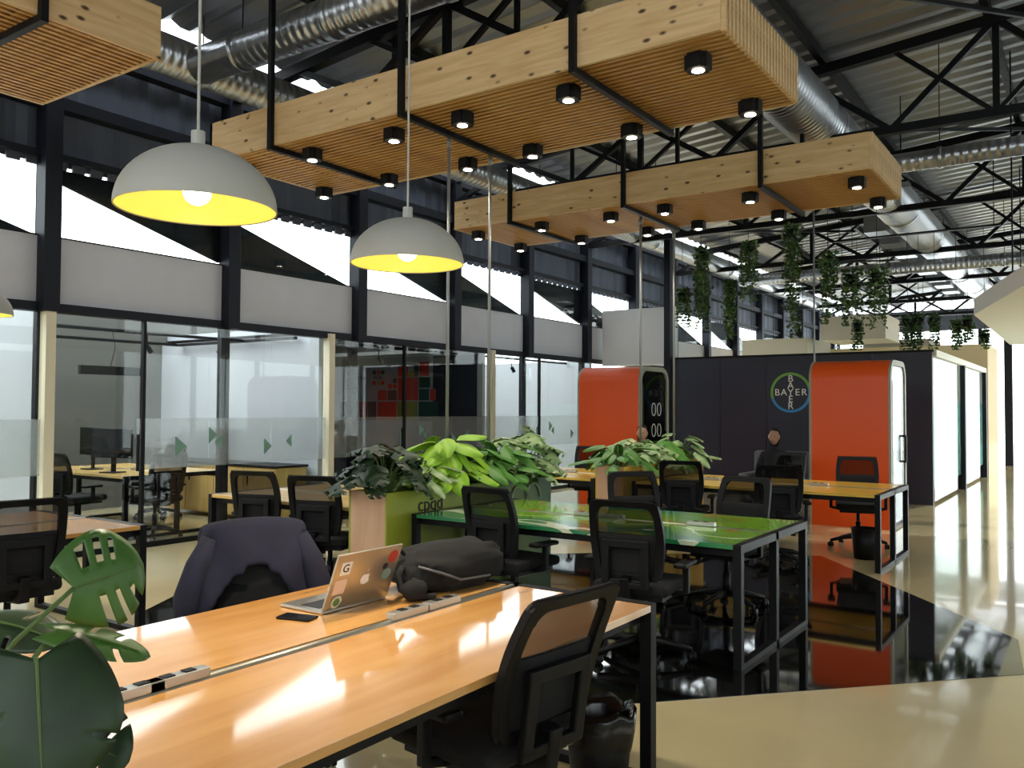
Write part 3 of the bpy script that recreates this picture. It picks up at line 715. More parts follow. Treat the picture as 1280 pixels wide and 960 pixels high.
# ------------------------------------------------------------------ task chairs
PI = math.pi
def make_chair():
    """faces +y, origin on floor under the seat"""
    t = thing('task_chair', 'x', 'chair', (0, 0, 0), 0, 'black mesh task chairs')
    bm = bmesh.new(); box(bm, -.24, .24, -.22, .25, .43, .50); s = obj('seat', bm, 'fabric', t, bevel=.03); s.modifiers[0].segments = 4
    bx('seat_pan', -.2, .2, -.18, .2, .4, .43, 'black', t)
    bm = bmesh.new(); tube(bm, [(0, 0, .1), (0, 0, .28)], .03, 14); tube(bm, [(0, 0, .26), (0, 0, .4)], .02, 14); obj('gas_column', bm, 'black', t, True)
    bm = bmesh.new()
    for k in range(5):
        a = 2*math.pi*k/5+.3; tube(bm, [(.02*math.cos(a), .02*math.sin(a), .12), (.16*math.cos(a), .16*math.sin(a), .105), (.31*math.cos(a), .31*math.sin(a), .07)], [.03, .024, .016], 8)
    obj('star_base', bm, 'black', t, True)
    cm = None
    for k in range(5):
        a = 2*math.pi*k/5+.3
        if cm is None:
            bm = bmesh.new(); tube(bm, [(-.022, 0, 0), (-.006, 0, 0)], .028, 14); tube(bm, [(.006, 0, 0), (.022, 0, 0)], .028, 14); tube(bm, [(-.006, 0, 0), (.006, 0, 0)], .01, 8); tube(bm, [(0, 0, 0), (0, 0, .045)], .007, 8)
            c = obj('caster', bm, 'black', t, True); cm = c.data
        else: c = obj('caster', cm, None, t)
        c.location = (.31*math.cos(a), .31*math.sin(a), .028); c.rotation_euler = (0, 0, a+.5)
    # back: frame of bars (curved), mesh upper, solid lower
    def back_y(z): return -.225-.17*(z-.5)-.05*math.sin((z-.5)*math.pi/.5)*-.6
    def hw(z): return .2+.035*math.sin((z-.5)/.52*math.pi*.9)
    zl = [.56+.40*i/10 for i in range(11)]; rc = .045
    lp_ = [(hw(z), z) for z in zl] + [(hw(.96)-rc+rc*math.cos(a), .96+rc*math.sin(a)) for a in (.4, .8, 1.2, PI/2)]
    lp_ += [(-x, z) for x, z in lp_[::-1]] + [(-hw(.56)+.03, .525), (hw(.56)-.03, .525)]
    cen = .76; bm = bmesh.new(); R_ = []
    for x, z in lp_:
        n_ = Vector((x, z-cen)); k_ = 1-.052/max(abs(x), .16) if abs(x) > .15 else 1
        xi = x-math.copysign(.048, x) if abs(x) > .1 else x; zi = z-.04 if z > .93 else z+.035 if z < .56 else z
        R_.append([bm.verts.new((a, back_y(b)+o, b)) for a, b, o in ((x, z, -.018), (x, z, .016), (xi, zi, .016), (xi, zi, -.018))])
    for p, q in zip(R_, R_[1:]+R_[:1]):
        for k in range(4): bm.faces.new((p[k], p[(k+1) % 4], q[(k+1) % 4], q[k]))
    obj('back_frame', bm, 'black', t, bevel=.006)
    def sheet(z0, z1, name, material, off=0., thick=.0):
        bm = bmesh.new(); rows = []
        for i in range(7):
            z = z0+(z1-z0)*i/6; rows.append([bm.verts.new((hw(z)*u, back_y(z)-.012*(1-u*u)+off, z)) for u in (-1, -.5, 0, .5, 1)])
        for a, b in zip(rows, rows[1:]):
            for j in range(4): bm.faces.new((a[j], a[j+1], b[j+1], b[j]))
        o = obj(name, bm, material, t, True)
        if thick: sm = o.modifiers.new('s', 'SOLIDIFY'); sm.thickness = thick
    sheet(.8, 1.01, 'back_mesh', 'mesh'); sheet(.54, .8, 'lower_back_pad', 'fabric', 0., .012)
    bm = bmesh.new(); box(bm, -.15, -.1, -.29, -.262, .5, .74); box(bm, .1, .15, -.29, -.262, .5, .74); box(bm, -.15, .15, -.29, -.262, .72, .77); box(bm, -.15, .15, -.29, -.262, .48, .52)
    obj('lumbar_bracket', bm, 'black', t, bevel=.006)
    bm = bmesh.new(); beam(bm, (0, -.05, .4), (0, -.25, .42), .06); beam(bm, (0, -.25, .4), (0, -.275, .55), .06); obj('back_support', bm, 'black', t, bevel=.008)
    for sg in (-1, 1):
        bm = bmesh.new(); beam(bm, (sg*.2, 0, .42), (sg*.29, 0, .44), .03); beam(bm, (sg*.29, 0, .43), (sg*.29, 0, .6), .035); a = obj('arm_post', bm, 'black', t, bevel=.005)
        bx('arm_pad', sg*.29-.04, sg*.29+.04, -.14, .11, .6, .63, 'black', a, .012)
    return t
CH = make_chair(); first = [True]
def chair(bx_, by_, face, label):
    """bx_,by_ = where the top of the back stands; face = heading angle the sitter looks to"""
    rz = face-math.pi/2; d = Vector((math.cos(face), math.sin(face)))
    loc = (bx_+d.x*.28, by_+d.y*.28, 0)
    if first[0]:
        first[0] = False; CH.location = loc; CH.rotation_euler = (0, 0, rz); CH['label'] = label; return CH
    return dup(CH, loc, rz, label)
PI = math.pi
mc = chair(2.32, 1.44, math.radians(82), 'black mesh task chair at the laptop desk beside the lined bin')
chair(2.6, 3.24, math.radians(-124), 'black task chair with a navy jacket hung on its back')
chair(2.52, 5.2, PI/2-.12, 'black mesh task chair at the desk by the first glass room')
chair(4.78, 5.98, .3, 'black mesh task chair at the pale desk, further from the lime planter')
chair(4.74, 5.2, .3, 'black mesh task chair at the pale desk, right behind the lime planter')
chair(4.78, 3.5, -.1, 'black mesh task chair at the green desk, in front of the lime planter')
chair(4.6, 2.35, .1, 'black mesh task chair at the green desk, near its open end')
chair(6.72, 3.36, math.radians(-130), 'black mesh task chair across the green desk, nearer the planter')
chair(6.78, 2.38, 2.95, 'black mesh task chair across the green desk, near its open end')
chair(8.5, 3.68, .25, 'black mesh task chair at the yellow desk, next to its planter')
chair(8.47, 2.63, .4, 'black mesh task chair at the yellow desk in front of the seated person')
chair(10.55, 2.36, PI+.25, 'black mesh task chair across the yellow desk against the orange booth')
chair(10.95, 6.15, -2.7, 'black mesh task chair across the far yellow desk by the orange booth')
chair(11.1, 3.3, PI-.3, 'black task chair beside the seated person')
chair(5.16, 10.0, .15, 'black mesh task chair inside the glass room in front of the monitors')
chair(7.32, 10.9, PI, 'black mesh task chair inside the glass room at the far side of its table')
chair(5.96, 8.98, PI/2, 'black mesh task chair inside the glass room beside the wood cabinet')

# ------------------------------------------------------------------ jacket on the second chair
jt = thing('navy_jacket', 'navy padded jacket draped over a task chair back', 'jacket', (2.6, 3.24, 0), math.radians(-34))
bm = bmesh.new(); rows = []
NU, NVV = 22, 14
for j in range(NVV+1):
    v = j/NVV; row = []
    for i in range(NU+1):
        u = i/NU*2-1
        hwid = .235+.115*v**.9; x = u*hwid
        z = 1.035-.025*u*u-.02*abs(u)**8-.5*v*(1-.08*math.cos(3*u))
        y = -.07-.05*math.sin(v*PI*.6)*(1-u*u*.6) + .012*math.sin(14*u*v+3*u) - .03*v + (.09*(abs(u)**6))
        row.append(bm.verts.new((x, y, z)))
    rows.append(row)
for j in range(NVV):
    for i in range(NU):
        u = (i+.5)/NU*2-1; v = (j+.5)/NVV
        if v > .42+.55*abs(u)**1.5*1.15: continue     # the arched opening
        bm.faces.new((rows[j][i], rows[j][i+1], rows[j+1][i+1], rows[j+1][i]))
# over the top to the rear
back = []
for q in range(1, 7):
    a = q/6; back.append([bm.verts.new((rows[0][i].co.x, rows[0][i].co.y+.13*math.sin(a*PI/2), rows[0][i].co.z+.015*math.sin(a*PI)-.4*max(0, a-.4))) for i in range(NU+1)])
pr = rows[0]
for b_ in back:
    for i in range(NU): bm.faces.new((pr[i], pr[i+1], b_[i+1], b_[i]))
    pr = b_
o = obj('shell', bm, 'navycloth', jt, True); sm = o.modifiers.new('s', 'SOLIDIFY'); sm.thickness = .025; ss = o.modifiers.new('ss', 'SUBSURF'); ss.levels = 1; ss.render_levels = 1
bm = bmesh.new(); box(bm, -.22, .22, -.045, -.03, .5, .98); obj('lining', bm, 'lining', jt)
for sg in (-1, 1):
    bm = bmesh.new(); tube(bm, [(sg*.2, -.05, .96), (sg*.25, -.06, .84), (sg*.295, -.07, .7), (sg*.29, -.07, .54)], [.035, .055, .06, .05], 12); obj('sleeve', bm, 'navycloth', jt, True)

# ------------------------------------------------------------------ laptop, phone, backpack, bins
lp = thing('laptop', 'open silver laptop with stickers and a fruit logo on its lid', 'laptop', (2.52, 2.51, .741), .0)
lp.scale = (1.1, 1.08, 1.1)
bx('base', -.165, .165, 0, .225, 0, .013, 'alu', lp, .004)
kb = bx('keyboard', -.14, .14, .04, .14, .013, .0145, 'keys', lp); bx('trackpad', -.05, .05, .15, .215, .013, .014, 'pipe', lp)
TL = Matrix.Rotation(math.radians(22), 4, 'X')   # lid leans away from the sitter, towards -y
def lidpart(name, bm, material, parent):
    bm.transform(TL); bm.transform(Matrix.Translation((0, .0, .012))); return obj(name, bm, material, parent)
bm = bmesh.new(); box(bm, -.165, .165, -.004, .004, 0, .222); lid = lidpart('lid', bm, 'alu', lp)
bm = bmesh.new(); box(bm, -.155, .155, .004, .0045, .01, .212); lidpart('screen', bm, 'blackgloss', lid)
def disc(cx, cz, r, y, material, sq=False, name='sticker', n=20):
    bm = bmesh.new()
    if sq: v = [bm.verts.new((cx+a*r, y, cz+b*r)) for a, b in ((-1, -1), (1, -1), (1, 1), (-1, 1))]
    else: v = [bm.verts.new((cx+r*math.cos(2*PI*k/n), y, cz+r*math.sin(2*PI*k/n))) for k in range(n)]
    bm.faces.new(v); return lidpart(name, bm, material, lid)
disc(-.112, .165, .026, -.005, 'paper', True); disc(-.118, .092, .03, -.005, mat('pale_peach_sticker', (226, 200, 180), .6), True); disc(-.112, .03, .025, -.005, mat('pale_green_sticker', (206, 214, 190), .6))
disc(-.112, .03, .016, -.0055, mat('green_sticker', (110, 140, 80), .6), name='sticker_print'); disc(.128, .178, .026, -.005, mat('red_sticker', (176, 60, 50), .6)); disc(.1, .14, .014, -.005, 'keys'); disc(.118, .105, .024, -.005, mat('teal_sticker', (120, 150, 140), .6))
text('sticker_letter', 'G', .045, 'black', lid, Matrix.Translation((0, 0, .012)) @ TL @ wall_m((-.112, -.006, .165), FACE_NEGY), .0004)
bm = bmesh.new(); pts = []
for k in range(40):
    a = 2*PI*k/40; r = .024*(1+.06*math.cos(2*a))
    x, z = r*math.cos(a)*.95, r*math.sin(a)
    if math.hypot(x-.03, z-.004) < .014: dd = Vector((x-.03, z-.004)); dd = dd.normalized()*.014; x, z = .03+dd.x, .004+dd.y
    if z > .018 and abs(x) < .008: z = .0185
    pts.append((x+.005, -.006, z+.105))
bm.faces.new([bm.verts.new(p) for p in pts]); lidpart('logo', bm, 'paper', lid)
bm = bmesh.new(); bm.faces.new([bm.verts.new((.005+x, -.006, .135+z)) for x, z in ((0, -.002), (.006, .002), (.009, .012), (.003, .008))]); lidpart('logo_leaf', bm, 'paper', lid)

ph = thing('smartphone', 'black smartphone lying beside the laptop', 'phone', (2.25, 2.55, .741), .25)
bx('body', -.037, .037, -.073, .073, 0, .009, 'black', ph, .004); bx('screen', -.034, .034, -.068, .068, .009, .0095, 'blackgloss', ph)
bk = thing('backpack', 'slumped black nylon backpack behind the laptop', 'backpack', (3.08, 2.48, .742), -.1)
bm = bmesh.new(); bmesh.ops.create_icosphere(bm, subdivisions=4, radius=1)
from mathutils import noise as mn
for v in bm.verts:
    c = v.co.copy(); k = 1+.16*mn.noise(c*2.3)+.09*mn.noise(c*5)+.035*mn.noise(c*12)
    v.co = Vector((math.copysign(abs(c.x)**.75, c.x)*.31*k, math.copysign(abs(c.y)**.8, c.y)*.17*k, max(-.09, math.copysign(abs(c.z)**.8, c.z)*.105*k*(1+.15*c.x))))
    v.co.z += .09
obj('bag_body', bm, 'bag', bk, True)
bm = bmesh.new(); tube(bm, [(-.3, -.02, .12), (-.36, -.06, .1), (-.38, -.1, .05), (-.33, -.15, .015), (-.25, -.17, .012)], .014, 8); obj('strap', bm, 'bag', bk, True)
bm = bmesh.new(); tube(bm, [(-.28, -.1, .13), (-.2, -.16, .1), (-.1, -.18, .06), (.1, -.17, .05)], .006, 6); obj('zip', bm, mat('grey_zip', (90, 90, 92), .5), bk, True)
bm = bmesh.new(); bmesh.ops.create_icosphere(bm, subdivisions=3, radius=1)
for v in bm.verts: v.co = Vector((-.33+v.co.x*.06, -.13+v.co.y*.05, .045+v.co.z*.045*(1+.3*mn.noise(v.co*4))))
obj('side_pouch', bm, 'bag', bk, True)
bm = bmesh.new(); tube(bm, [(-.3, .05, .17), (-.33, .04, .2), (-.3, 0, .2), (-.27, .0, .17)], .009, 8); obj('carry_handle', bm, 'bag', bk, True)

def bin_(x, y, label, liner):
    t = thing('waste_bin', label, 'bin', (x, y, 0)); bm = bmesh.new()
    lathe(bm, [(.001, .0), (.11, 0), (.14, .32), (.132, .32), (.105, .02), (.001, .02)], 28); obj('bucket', bm, 'black', t, True)
    if liner:
        bm = bmesh.new(); rings = lathe(bm, [(.139, .2), (.15, .26), (.155, .32), (.14, .345), (.12, .3), (.1, .2)], 36)
        for rg in rings:
            for k, v in enumerate(rg): q_ = 2*PI*k/36; v.co.z += .01*math.sin(q_*5)+.006*math.sin(q_*9+1); v.co.x *= 1+.03*math.sin(q_*7); v.co.y *= 1+.03*math.cos(q_*8)
        obj('bin_liner', bm, mat('black_bin_bag', (16, 16, 17), .22), t, True)
bin_(3.1, 1.7, 'black waste bin with crumpled plastic liner under the laptop desk', True)
bin_(9.5, 2.05, 'small black waste bin under the yellow desk', False)

# small items on the yellow desks
it = thing('desk_bottle', 'pale bottle standing on the far yellow desk', 'bottle', (9.6, 5.35, .742)); bm = bmesh.new(); lathe(bm, [(.001, 0), (.035, 0), (.035, .13), (.02, .16), (.02, .185), (.001, .185)], 18); obj('bottle_body', bm, mat('pale_plastic', (214, 200, 168), .4), it, True)
bm = bmesh.new(); tube(bm, [(0, 0, .185), (0, 0, .2)], .021, 14); obj('bottle_cap', bm, 'paper', it)
it = thing('white_mug', 'small white mug on the pale desk beyond the lime planter', 'mug', (6.3, 5.1, .742)); bm = bmesh.new(); lathe(bm, [(.001, 0), (.036, 0), (.042, .1), (.038, .1), (.033, .008), (.001, .008)], 20); obj('mug_body', bm, 'paper', it, True)
bm = bmesh.new(); tube(bm, [(.04, 0, .08), (.065, 0, .075), (.065, 0, .03), (.037, 0, .025)], .006, 8); obj('mug_handle', bm, 'paper', it, True)

# ------------------------------------------------------------------ phone booths
def booth(y0, y1, label):
    x0, x1, H, R, th = 11.9, 12.95, 2.22, .24, .07
    t = thing('phone_booth', label, 'booth', (x0, y0, 0), 0, 'orange phone booths'); W_ = x1-x0; D = y1-y0
    def path(off):
        r = R-off; p = [(off, 0)]
        p += [(off+r-r*math.cos(a), H-off-r+r*math.sin(a)) for a in [PI/2*i/8 for i in range(9)]]
        p += [(W_-off-r+r*math.sin(a), H-off-r+r*math.cos(a)) for a in [PI/2*i/8 for i in range(9)]]
        p += [(W_-off, 0)]; return p
    def arch(name, o0, o1, ya, yb, material, parent):
        bm = bmesh.new(); P, Q = path(o0), path(o1)
        A = [[bm.verts.new((x, y, z)) for x, z in pp] for pp, y in ((P, ya), (P, yb), (Q, yb), (Q, ya))]
        for k in range(4):
            a, b = A[k], A[(k+1) % 4]
            for i in range(len(P)-1): bm.faces.new((a[i], a[i+1], b[i+1], b[i]))
        for i in (0, -1): bm.faces.new([A[k][i] for k in range(4)])
        return obj(name, bm, material, parent)
    sh = arch('shell', 0, th*.6, .03, D-.03, 'orange', t)
    for p in sh.data.polygons: p.use_smooth = True
    md = sh.modifiers.new('e', 'EDGE_SPLIT'); md.split_angle = .6
    arch('edge_trim', -.002, th, 0, .03, 'booth_grey', t); arch('edge_trim', -.002, th, D-.03, D, 'booth_grey', t)
    arch('inner_lining', th*.6, th, .03, D-.03, 'black', t)
    bx('booth_floor', th, W_-th, .03, D-.03, 0.0, .05, 'black', t)
    def door(ya):
        P = path(th+.01); bm = bmesh.new(); a = [bm.verts.new((x, ya, max(z, .06))) for x, z in P]; b = [bm.verts.new((x, ya+.012, max(z, .06))) for x, z in P]
        bm.faces.new(a); bm.faces.new(b[::-1])
        for i in range(len(P)): j = (i+1) % len(P); bm.faces.new((a[i], a[j], b[j], b[i]))
        d = obj('glass_door', bm, 'glass', t)
        bx('door_stile', th+.01, th+.06, ya-.01, ya+.02, .06, 1.95, 'black', d); bx('door_handle', W_-.2, W_-.17, ya-.05, ya-.03, .85, 1.2, 'black', d)
        for zz in (1.2, .85): bx('handle_mount', W_-.2, W_-.17, ya-.04, ya, zz-.015, zz+.015, 'black', d)
        return d
    d = door(.012); door(D-.03)
    bx('booth_desk', th, .45, .15, D-.15, .98, 1.02, 'booth_grey', t); bx('acoustic_wall', W_-th-.02, W_-th, .05, D-.05, .06, H-.3, 'black', t)
    return t, d
b1, d1 = booth(5.82, 6.93, 'orange phone booth beside the glass rooms')
for r_ in range(3):
    for c_ in range(2):
        bm = bmesh.new(); pts = [(.5+c_*.2+.07*math.cos(a), .008, 1.55-r_*.33+.1*math.sin(a)) for a in [2*PI*i/16 for i in range(17)]]
        for p, q in zip(pts, pts[1:]): beam(bm, p, q, .008)
        obj('oval_print', bm, 'paper', d1)
booth(2.24, 3.28, 'orange phone booth in front of the round emblem on the navy wall')

# ------------------------------------------------------------------ navy room
NX = 15.45
nr = st(bpy.data.objects.new('wall_navy', None)); COL.objects.link(nr); nr['label'] = 'navy panelled front of the far meeting room'
ed = [2.27, 3.2, 4.13, 5.02, 5.9, 6.85]
for a, b in zip(ed, ed[1:]): bx('panel', NX, NX+.05, a+.004, b-.004, 0, 2.52, 'navy', nr)
bx('backing', NX+.051, NX+.12, 2.3, 6.85, 0, 2.5, 'steel', nr)
bx('cap', NX-.01, NX+.14, 2.26, 6.86, 2.52, 2.56, 'steel', nr)
bx('column', NX-.1, NX+.1, 6.87, 7.0, 0, 5, 'column', nr)
lgt = tag(bpy.data.objects.new('round_emblem', None), 'round green and blue ring emblem with crossed white lettering on the navy wall', 'emblem'); COL.objects.link(lgt); lgt.location = (NX-.001, 4.58, 1.865)
def ring_part(a0, a1, material):
    bm = bmesh.new(); N = 32; r0, r1 = .315, .36; vs = []
    for i in range(N+1):
        a = a0+(a1-a0)*i/N; vs.append([bm.verts.new((xx, -r*math.cos(a), r*math.sin(a))) for xx, r in ((-.012, r0), (-.012, r1), (0, r1), (0, r0))])
    for p, q in zip(vs, vs[1:]):
        for k in range(4): bm.faces.new((p[k], p[(k+1) % 4], q[(k+1) % 4], q[k]))
    obj('ring', bm, material, lgt)
ring_part(.25, PI+.3, mat('emblem_green', (110, 170, 70), .5)); ring_part(PI+.3, 2*PI+.25, mat('emblem_blue', (50, 140, 200), .5))
let = 'BAYER'
for i, c in enumerate(let):
    text('letter', c, .17, 'paper', lgt, wall_m((-.006, .24-.12*i, 0), FACE_NEGX), .004)
    if i != 2: text('letter', c, .17, 'paper', lgt, wall_m((-.006, 0, .245-.1225*i), FACE_NEGX), .004)
# glazed side of the navy room along the aisle
sg_ = st(bpy.data.objects.new('wall_navy_side', None)); COL.objects.link(sg_); sg_['label'] = 'glazed aisle side of the navy room with white and teal film'
teal = leaf_mat('teal_reed_print', (60, 142, 134), (150, 206, 200), .5)
xs = [15.58, 19.0, 22.8]
for a, b in zip(xs, xs[1:]):
    bx('pane', a+.03, b-.08, 2.27, 2.28, .05, 2.45, 'glass', sg_); bx('white_film', a+.03, b-.08, 2.283, 2.286, 1.7, 2.45, 'white_film', sg_)
    bx('reed_print', a+.03, b-.08, 2.283, 2.286, .3, 1.7, teal, sg_); bx('fin', b-.08, b+.08, 2.2, 2.36, 0, 2.45, 'column', sg_)
bx('top_rail', 15.57, 23, 2.22, 2.34, 2.45, 2.56, 'white', sg_)
st(bx('wall_teal', 15.6, 22.7, 4.2, 4.25, 0, 1.7, teal), 'teal reed print wall inside the navy room')
# taller cream block behind it
st(bx('wall_cream', 23.1, 25.4, 2.2, 7.5, 0, 3.15, mat('cream_paint', (206, 184, 142), .7)), 'cream block at the end of the navy room')

st(bx('trim_9', 27.9, 28.1, 2.05, 2.25, 0, 4.9, 'column'), 'dark steel post beyond the cream block')
# lounge chair + people ---------------------------------------------------
lc = thing('lounge_armchair', 'grey low armchair in front of the navy wall', 'armchair', (12.6, 3.95, 0), PI/2)
bx('seat_cushion', -.36, .36, -.3, .35, .22, .42, 'sofa', lc, .04); bx('back_cushion', -.45, .45, -.45, -.3, .2, .93, 'sofa', lc, .05)
for s in (-1, 1): bx('arm', s*.41-.06, s*.41+.06, -.3, .35, .2, .62, 'sofa', lc, .04)
for x, y in ((-.33, -.35), (.33, -.35), (-.33, .28), (.33, .28)):
    bm = bmesh.new(); tube(bm, [(x, y, 0), (x, y, .2)], .018, 8); obj('leg', bm, 'steel', lc)
def person(loc, rz, label, cloth, seat=.45):
    """seated figure facing +y, one skinned body"""
    t = thing('person', label, 'person', loc, rz); h = seat
    J = {'pel': (0, 0, h+.1, .15), 'wa': (0, -.03, h+.28, .13), 'ch': (0, -.02, h+.45, .15), 'nk': (0, .0, h+.6, .055), 'hd0': (0, .015, h+.66, .06)}
    for s, k in ((-1, 'l'), (1, 'r')):
        J['sh'+k] = (s*.18, -.02, h+.5, .062); J['el'+k] = (s*.24, .06, h+.26, .045); J['wr'+k] = (s*.14, .26, h+.22, .032); J['hn'+k] = (s*.1, .33, h+.22, .035)
        J['hp'+k] = (s*.1, .03, h+.08, .1); J['kn'+k] = (s*.13, .44, h+.06, .068); J['an'+k] = (s*.13, .42, .09, .045); J['to'+k] = (s*.14, .56, .045, .038)
    E = [('pel', 'wa'), ('wa', 'ch'), ('ch', 'nk'), ('nk', 'hd0')]
    for k in 'lr': E += [('ch', 'sh'+k), ('sh'+k, 'el'+k), ('el'+k, 'wr'+k), ('wr'+k, 'hn'+k), ('pel', 'hp'+k), ('hp'+k, 'kn'+k), ('kn'+k, 'an'+k), ('an'+k, 'to'+k)]
    ks = list(J); me = bpy.data.meshes.new('body'); me.from_pydata([J[k][:3] for k in ks], [(ks.index(a), ks.index(b)) for a, b in E], [])
    o = bpy.data.objects.new('body', me); COL.objects.link(o); o.parent = t; me.materials.append(M[cloth])
    md = o.modifiers.new('skin', 'SKIN'); o.modifiers.new('sub', 'SUBSURF').levels = 1
    for i, k in enumerate(ks):
        sv = me.skin_vertices[0].data[i]; sv.radius = (J[k][3], J[k][3]); sv.use_root = (k == 'pel')
    bm = bmesh.new(); bmesh.ops.create_uvsphere(bm, u_segments=24, v_segments=16, radius=1)
    for v in bm.verts:
        c = v.co.copy(); x, y, z = c.x*.074, c.y*.092, c.z*.115
        if z < 0: x *= 1+.25*z/.115; y *= 1+.08*z/.115
        if c.y > .5: y += .022*max(0, 1-abs(c.x)*4.5)*max(0, 1-abs(c.z+.12)*3.5)       # nose
        if c.y > .6 and abs(c.z-.1) < .14 and .2 < abs(c.x) < .5: y -= .008             # eye sockets
        if abs(c.x) > .93 and abs(c.z) < .25: x *= 1.12                                # ears
        v.co = Vector((x, y+.02, z+h+.77))
    hd = obj('head', bm, 'skin', t, True)
    for s in (-1, 1):
        bm = bmesh.new(); bmesh.ops.create_uvsphere(bm, u_segments=8, v_segments=6, radius=.008, matrix=Matrix.Translation((s*.028, .099, h+.785))); obj('eye', bm, 'blackgloss', hd)
    bm = bmesh.new(); box(bm, -.022, .022, .1, .106, h+.705, h+.713); obj('mouth', bm, mat('lips', (150, 80, 76), .5), hd)
    bm = bmesh.new(); bmesh.ops.create_uvsphere(bm, u_segments=20, v_segments=14, radius=1)
    for v in bm.verts:
        c = v.co.copy(); front = c.y > .25 and c.z < .45
        v.co = Vector((c.x*.086, (.0 if front else c.y*.1)-.005, h+.785+c.z*(.125 if c.z > 0 else .19)))
    obj('hair', bm, 'hair', t, True)
    return t
person((12.62, 3.98, 0), PI/2, 'person with long dark hair in dark clothes sitting before the navy wall', 'cloth_dark', .38)
person((11.42, 5.55, 0), PI/2+.3, 'person in a pink shirt mostly hidden behind the yellow planter', 'cloth_pink', .42)
chair(11.75, 5.5, PI+.1, 'black task chair under the person in the pink shirt')

# the chair at the laptop desk leans further back
TB = Matrix.Translation((0, -.2, .5)) @ Matrix.Rotation(math.radians(8), 4, 'X') @ Matrix.Translation((0, .2, -.5))
for ch in mc.children:
    if ch.name.split('.')[0] in ('back_frame', 'back_mesh', 'lower_back_pad', 'lumbar_bracket'): ch.matrix_basis = TB @ ch.matrix_basis

# ------------------------------------------------------------------ things in the glass rooms
gt = desk(5.6, 7.0, 9.3, 11.6, 'y', 'plywood desk with monitors inside the first glass room', 'ply_y', outlets=(10.2,))
def monitor(x, y, rz, label):
    t = thing('monitor', label, 'monitor', (x, y, .741), rz, 'monitors in the first glass room')
    bx('screen_body', -.3, .3, -.015, .015, .18, .54, 'black', t, .005); bx('display', -.29, .29, .0155, .0165, .19, .53, 'blackgloss', t)
    bx('stand', -.03, .03, -.04, -.016, 0, .3, 'black', t); bx('foot', -.12, .12, -.11, .08, 0, .012, 'black', t)
monitor(5.85, 10.0, PI/2+.3, 'black monitor facing the wall inside the glass room'); monitor(6.0, 10.75, PI/2-.1, 'second black monitor behind the first one in the glass room')
cb = thing('wood_cabinet', 'low oak cabinet with black top inside the glass room', 'cabinet', (7.55, 9.0, 0))
bx('body', 0, .52, 0, 2.6, .06, .74, 'cabinet', cb); bx('black_top', -.02, .54, -.02, 2.62, .74, .77, 'black', cb)
for i in range(4):
    d = bx('door', -.018, 0, .01+i*.65, .64+i*.65, .08, .72, 'cabinet', cb); bx('handle', -.03, -.018, .55+i*.65, .57+i*.65, .5, .62, 'steel', d)
lb = thing('linear_pendant', 'black linear pendant hanging in the first glass room', 'pendant lamp', (6.0, 10.33, 1.95))
bx('bar', -.4, .4, -.03, .03, 0, .11, 'black', lb); bm = bmesh.new(); tube(bm, [(0, 0, .11), (.06, 0, .35), (.02, 0, .56)], .005, 6); obj('cable', bm, 'black', lb)
trk = thing('lighting_track', 'black lighting track frame across the first glass room', 'track', (0, 0, 2.46))
for a, b in (((4.5, 10.3), (8.1, 10.35)), ((4.5, 11.9), (8.1, 11.95)), ((4.5, 9.2), (4.56, 11.9)), ((8.0, 9.2), (8.06, 11.9))): bx('track_rail', a[0], b[0], a[1], b[1], 0.04, .08, 'steel', trk)
for nx, lb2 in ((9.9, 'second'), (13.6, 'third')):
    tr2 = thing('lighting_track', 'black lighting track across the %s glass room' % lb2, 'track', (nx, 9.4, 2.46)); bx('track_rail', -1.65, 2.0 if nx < 10 else 2.05, -.02, .02, .04, .08, 'steel', tr2)
for i, (x, y) in enumerate(((6.5, 10.33), (7.6, 10.33), (9.9, 9.4), (13.6, 9.4))):
    t = thing('track_spot', ('black track spot in the middle of the first glass room', 'black track spot near the cabinet of the first glass room', 'black track spot in front of the mosaic wall', 'black track spot in the third glass room')[i], 'spotlight', (x, y, 2.36), .4)
    bm = bmesh.new(); tube(bm, [(0, 0, 0), (.03, -.05, -.1)], .035, 12); obj('head', bm, 'black', t); bm = bmesh.new(); tube(bm, [(0, 0, 0), (0, 0, .14)], .008, 6); obj('stem', bm, 'black', t)
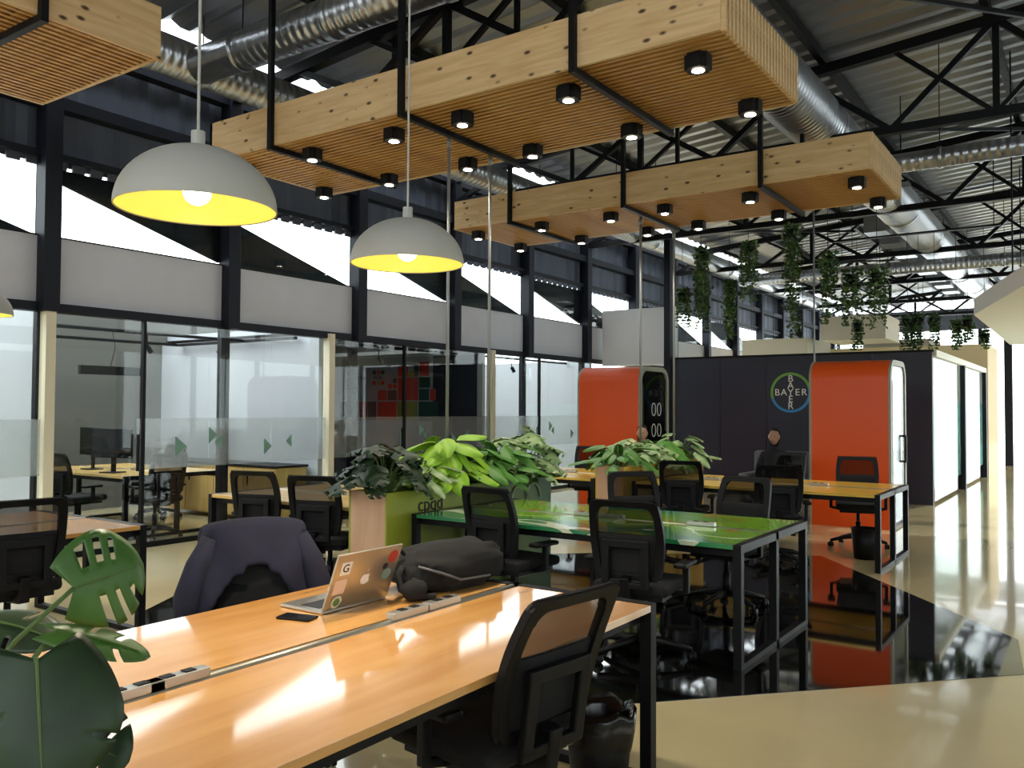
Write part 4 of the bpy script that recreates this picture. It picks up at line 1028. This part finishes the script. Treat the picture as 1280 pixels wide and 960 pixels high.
# wall graphic of the second room, printed on its partition (x = 11.90 face)
pg = tag(bpy.data.objects.new('mosaic_wall_graphic', None), 'wall graphic of red and green squares with a hub title in the second glass room', 'wall graphic'); COL.objects.link(pg); pg.location = (11.898, 0, 0)
bx('ground_print', -.004, 0, 9.1, 12.3, .5, 2.5, mat('pale_grey_print', (150, 156, 166), .7), pg); bx('navy_print', -.006, -.004, 8.95, 9.95, .5, 2.5, 'navy', pg)
red, dg_, ol, tl_ = mat('red_print', (190, 50, 48), .6), mat('dark_green_print', (28, 76, 66), .6), mat('olive_print', (130, 140, 60), .6), mat('slate_print', (52, 66, 74), .6)
def sq(y0, y1, z0, z1, m_): bx('square_print', -.008, -.006, y0, y1, z0, z1, m_, pg)
u = lambda px: 12.3-(px-90)/680*2.5      # graphic ruler: 0..680 -> metres along the wall
for a, b, c, d, m_ in ((90, 220, 430, 580, tl_), (228, 288, 430, 580, red), (292, 350, 430, 580, tl_), (362, 490, 430, 580, red), (497, 630, 430, 580, ol), (640, 765, 430, 580, dg_), (362, 422, 338, 420, red), (428, 490, 338, 420, tl_), (500, 634, 240, 420, red), (640, 712, 240, 322, dg_), (640, 705, 332, 420, dg_), (712, 748, 332, 420, red), (500, 565, 150, 232, red), (568, 604, 190, 232, ol), (606, 636, 145, 232, dg_), (640, 706, 120, 232, red), (430, 460, 290, 325, red), (465, 490, 290, 325, red), (465, 490, 245, 280, tl_)):
    sq(u(b), u(a), 2.42-(d-110)/470*1.1, 2.42-(c-110)/470*1.1, m_)
for r_ in range(2):
    for c_ in range(3): sq(u(345+c_*30), u(322+c_*30), 2.19-r_*.2, 2.26-r_*.2, (tl_, red, tl_, red, ol, red)[r_*3+c_])
text('title_lettering', 'Food Tech', .1, tl_, pg, wall_m((-.009, u(225), 2.12), FACE_NEGX), .001)
text('title_lettering', 'HUB', .11, tl_, pg, wall_m((-.009, u(358), 2.125), FACE_NEGX), .001)

# ------------------------------------------------------------------ canopy and far hall
cn = thing('suspended_canopy', 'white angular canopy hanging over the aisle', 'canopy', (0, 0, 2.9))
bm = bmesh.new(); poly_prism(bm, [(13.5, 1.45), (20, 1.5), (20, -3.5), (4, -1.15)], 0, .22); obj('canopy_slab', bm, 'white', cn)
for x, y in ((12.5, .9), (18.5, 1.2), (18.5, -2.8), (8, -.9)):
    bm = bmesh.new(); tube(bm, [(x, y, .22), (x, y, roofz(y)-2.9)], .01, 6); obj('hanger_rod', bm, 'steel', cn)
for i, (x, y, sx, sy, z, lb) in enumerate(((22, 6.6, 2.2, 1.6, 2.75, 'beige hanging acoustic box beyond the navy room'), (21, 4.6, 1.6, 1.4, 3.15, 'taller beige hanging acoustic box behind the trailing plants'), (25, 4.4, 2, 1.6, 2.85, 'beige hanging acoustic box above the cream block'))):
    t = thing('acoustic_box', lb, 'ceiling box', (x, y, z)); bx('felt_body', -sx/2, sx/2, -sy/2, sy/2, 0, .55, 'beige_box', t, .01)
    for a in (-1, 1):
        for b in (-1, 1):
            bm = bmesh.new(); tube(bm, [(a*sx*.4, b*sy*.4, .55), (a*sx*.4, b*sy*.4, roofz(y)-z)], .006, 5); obj('hanger_wire', bm, 'steel', t)
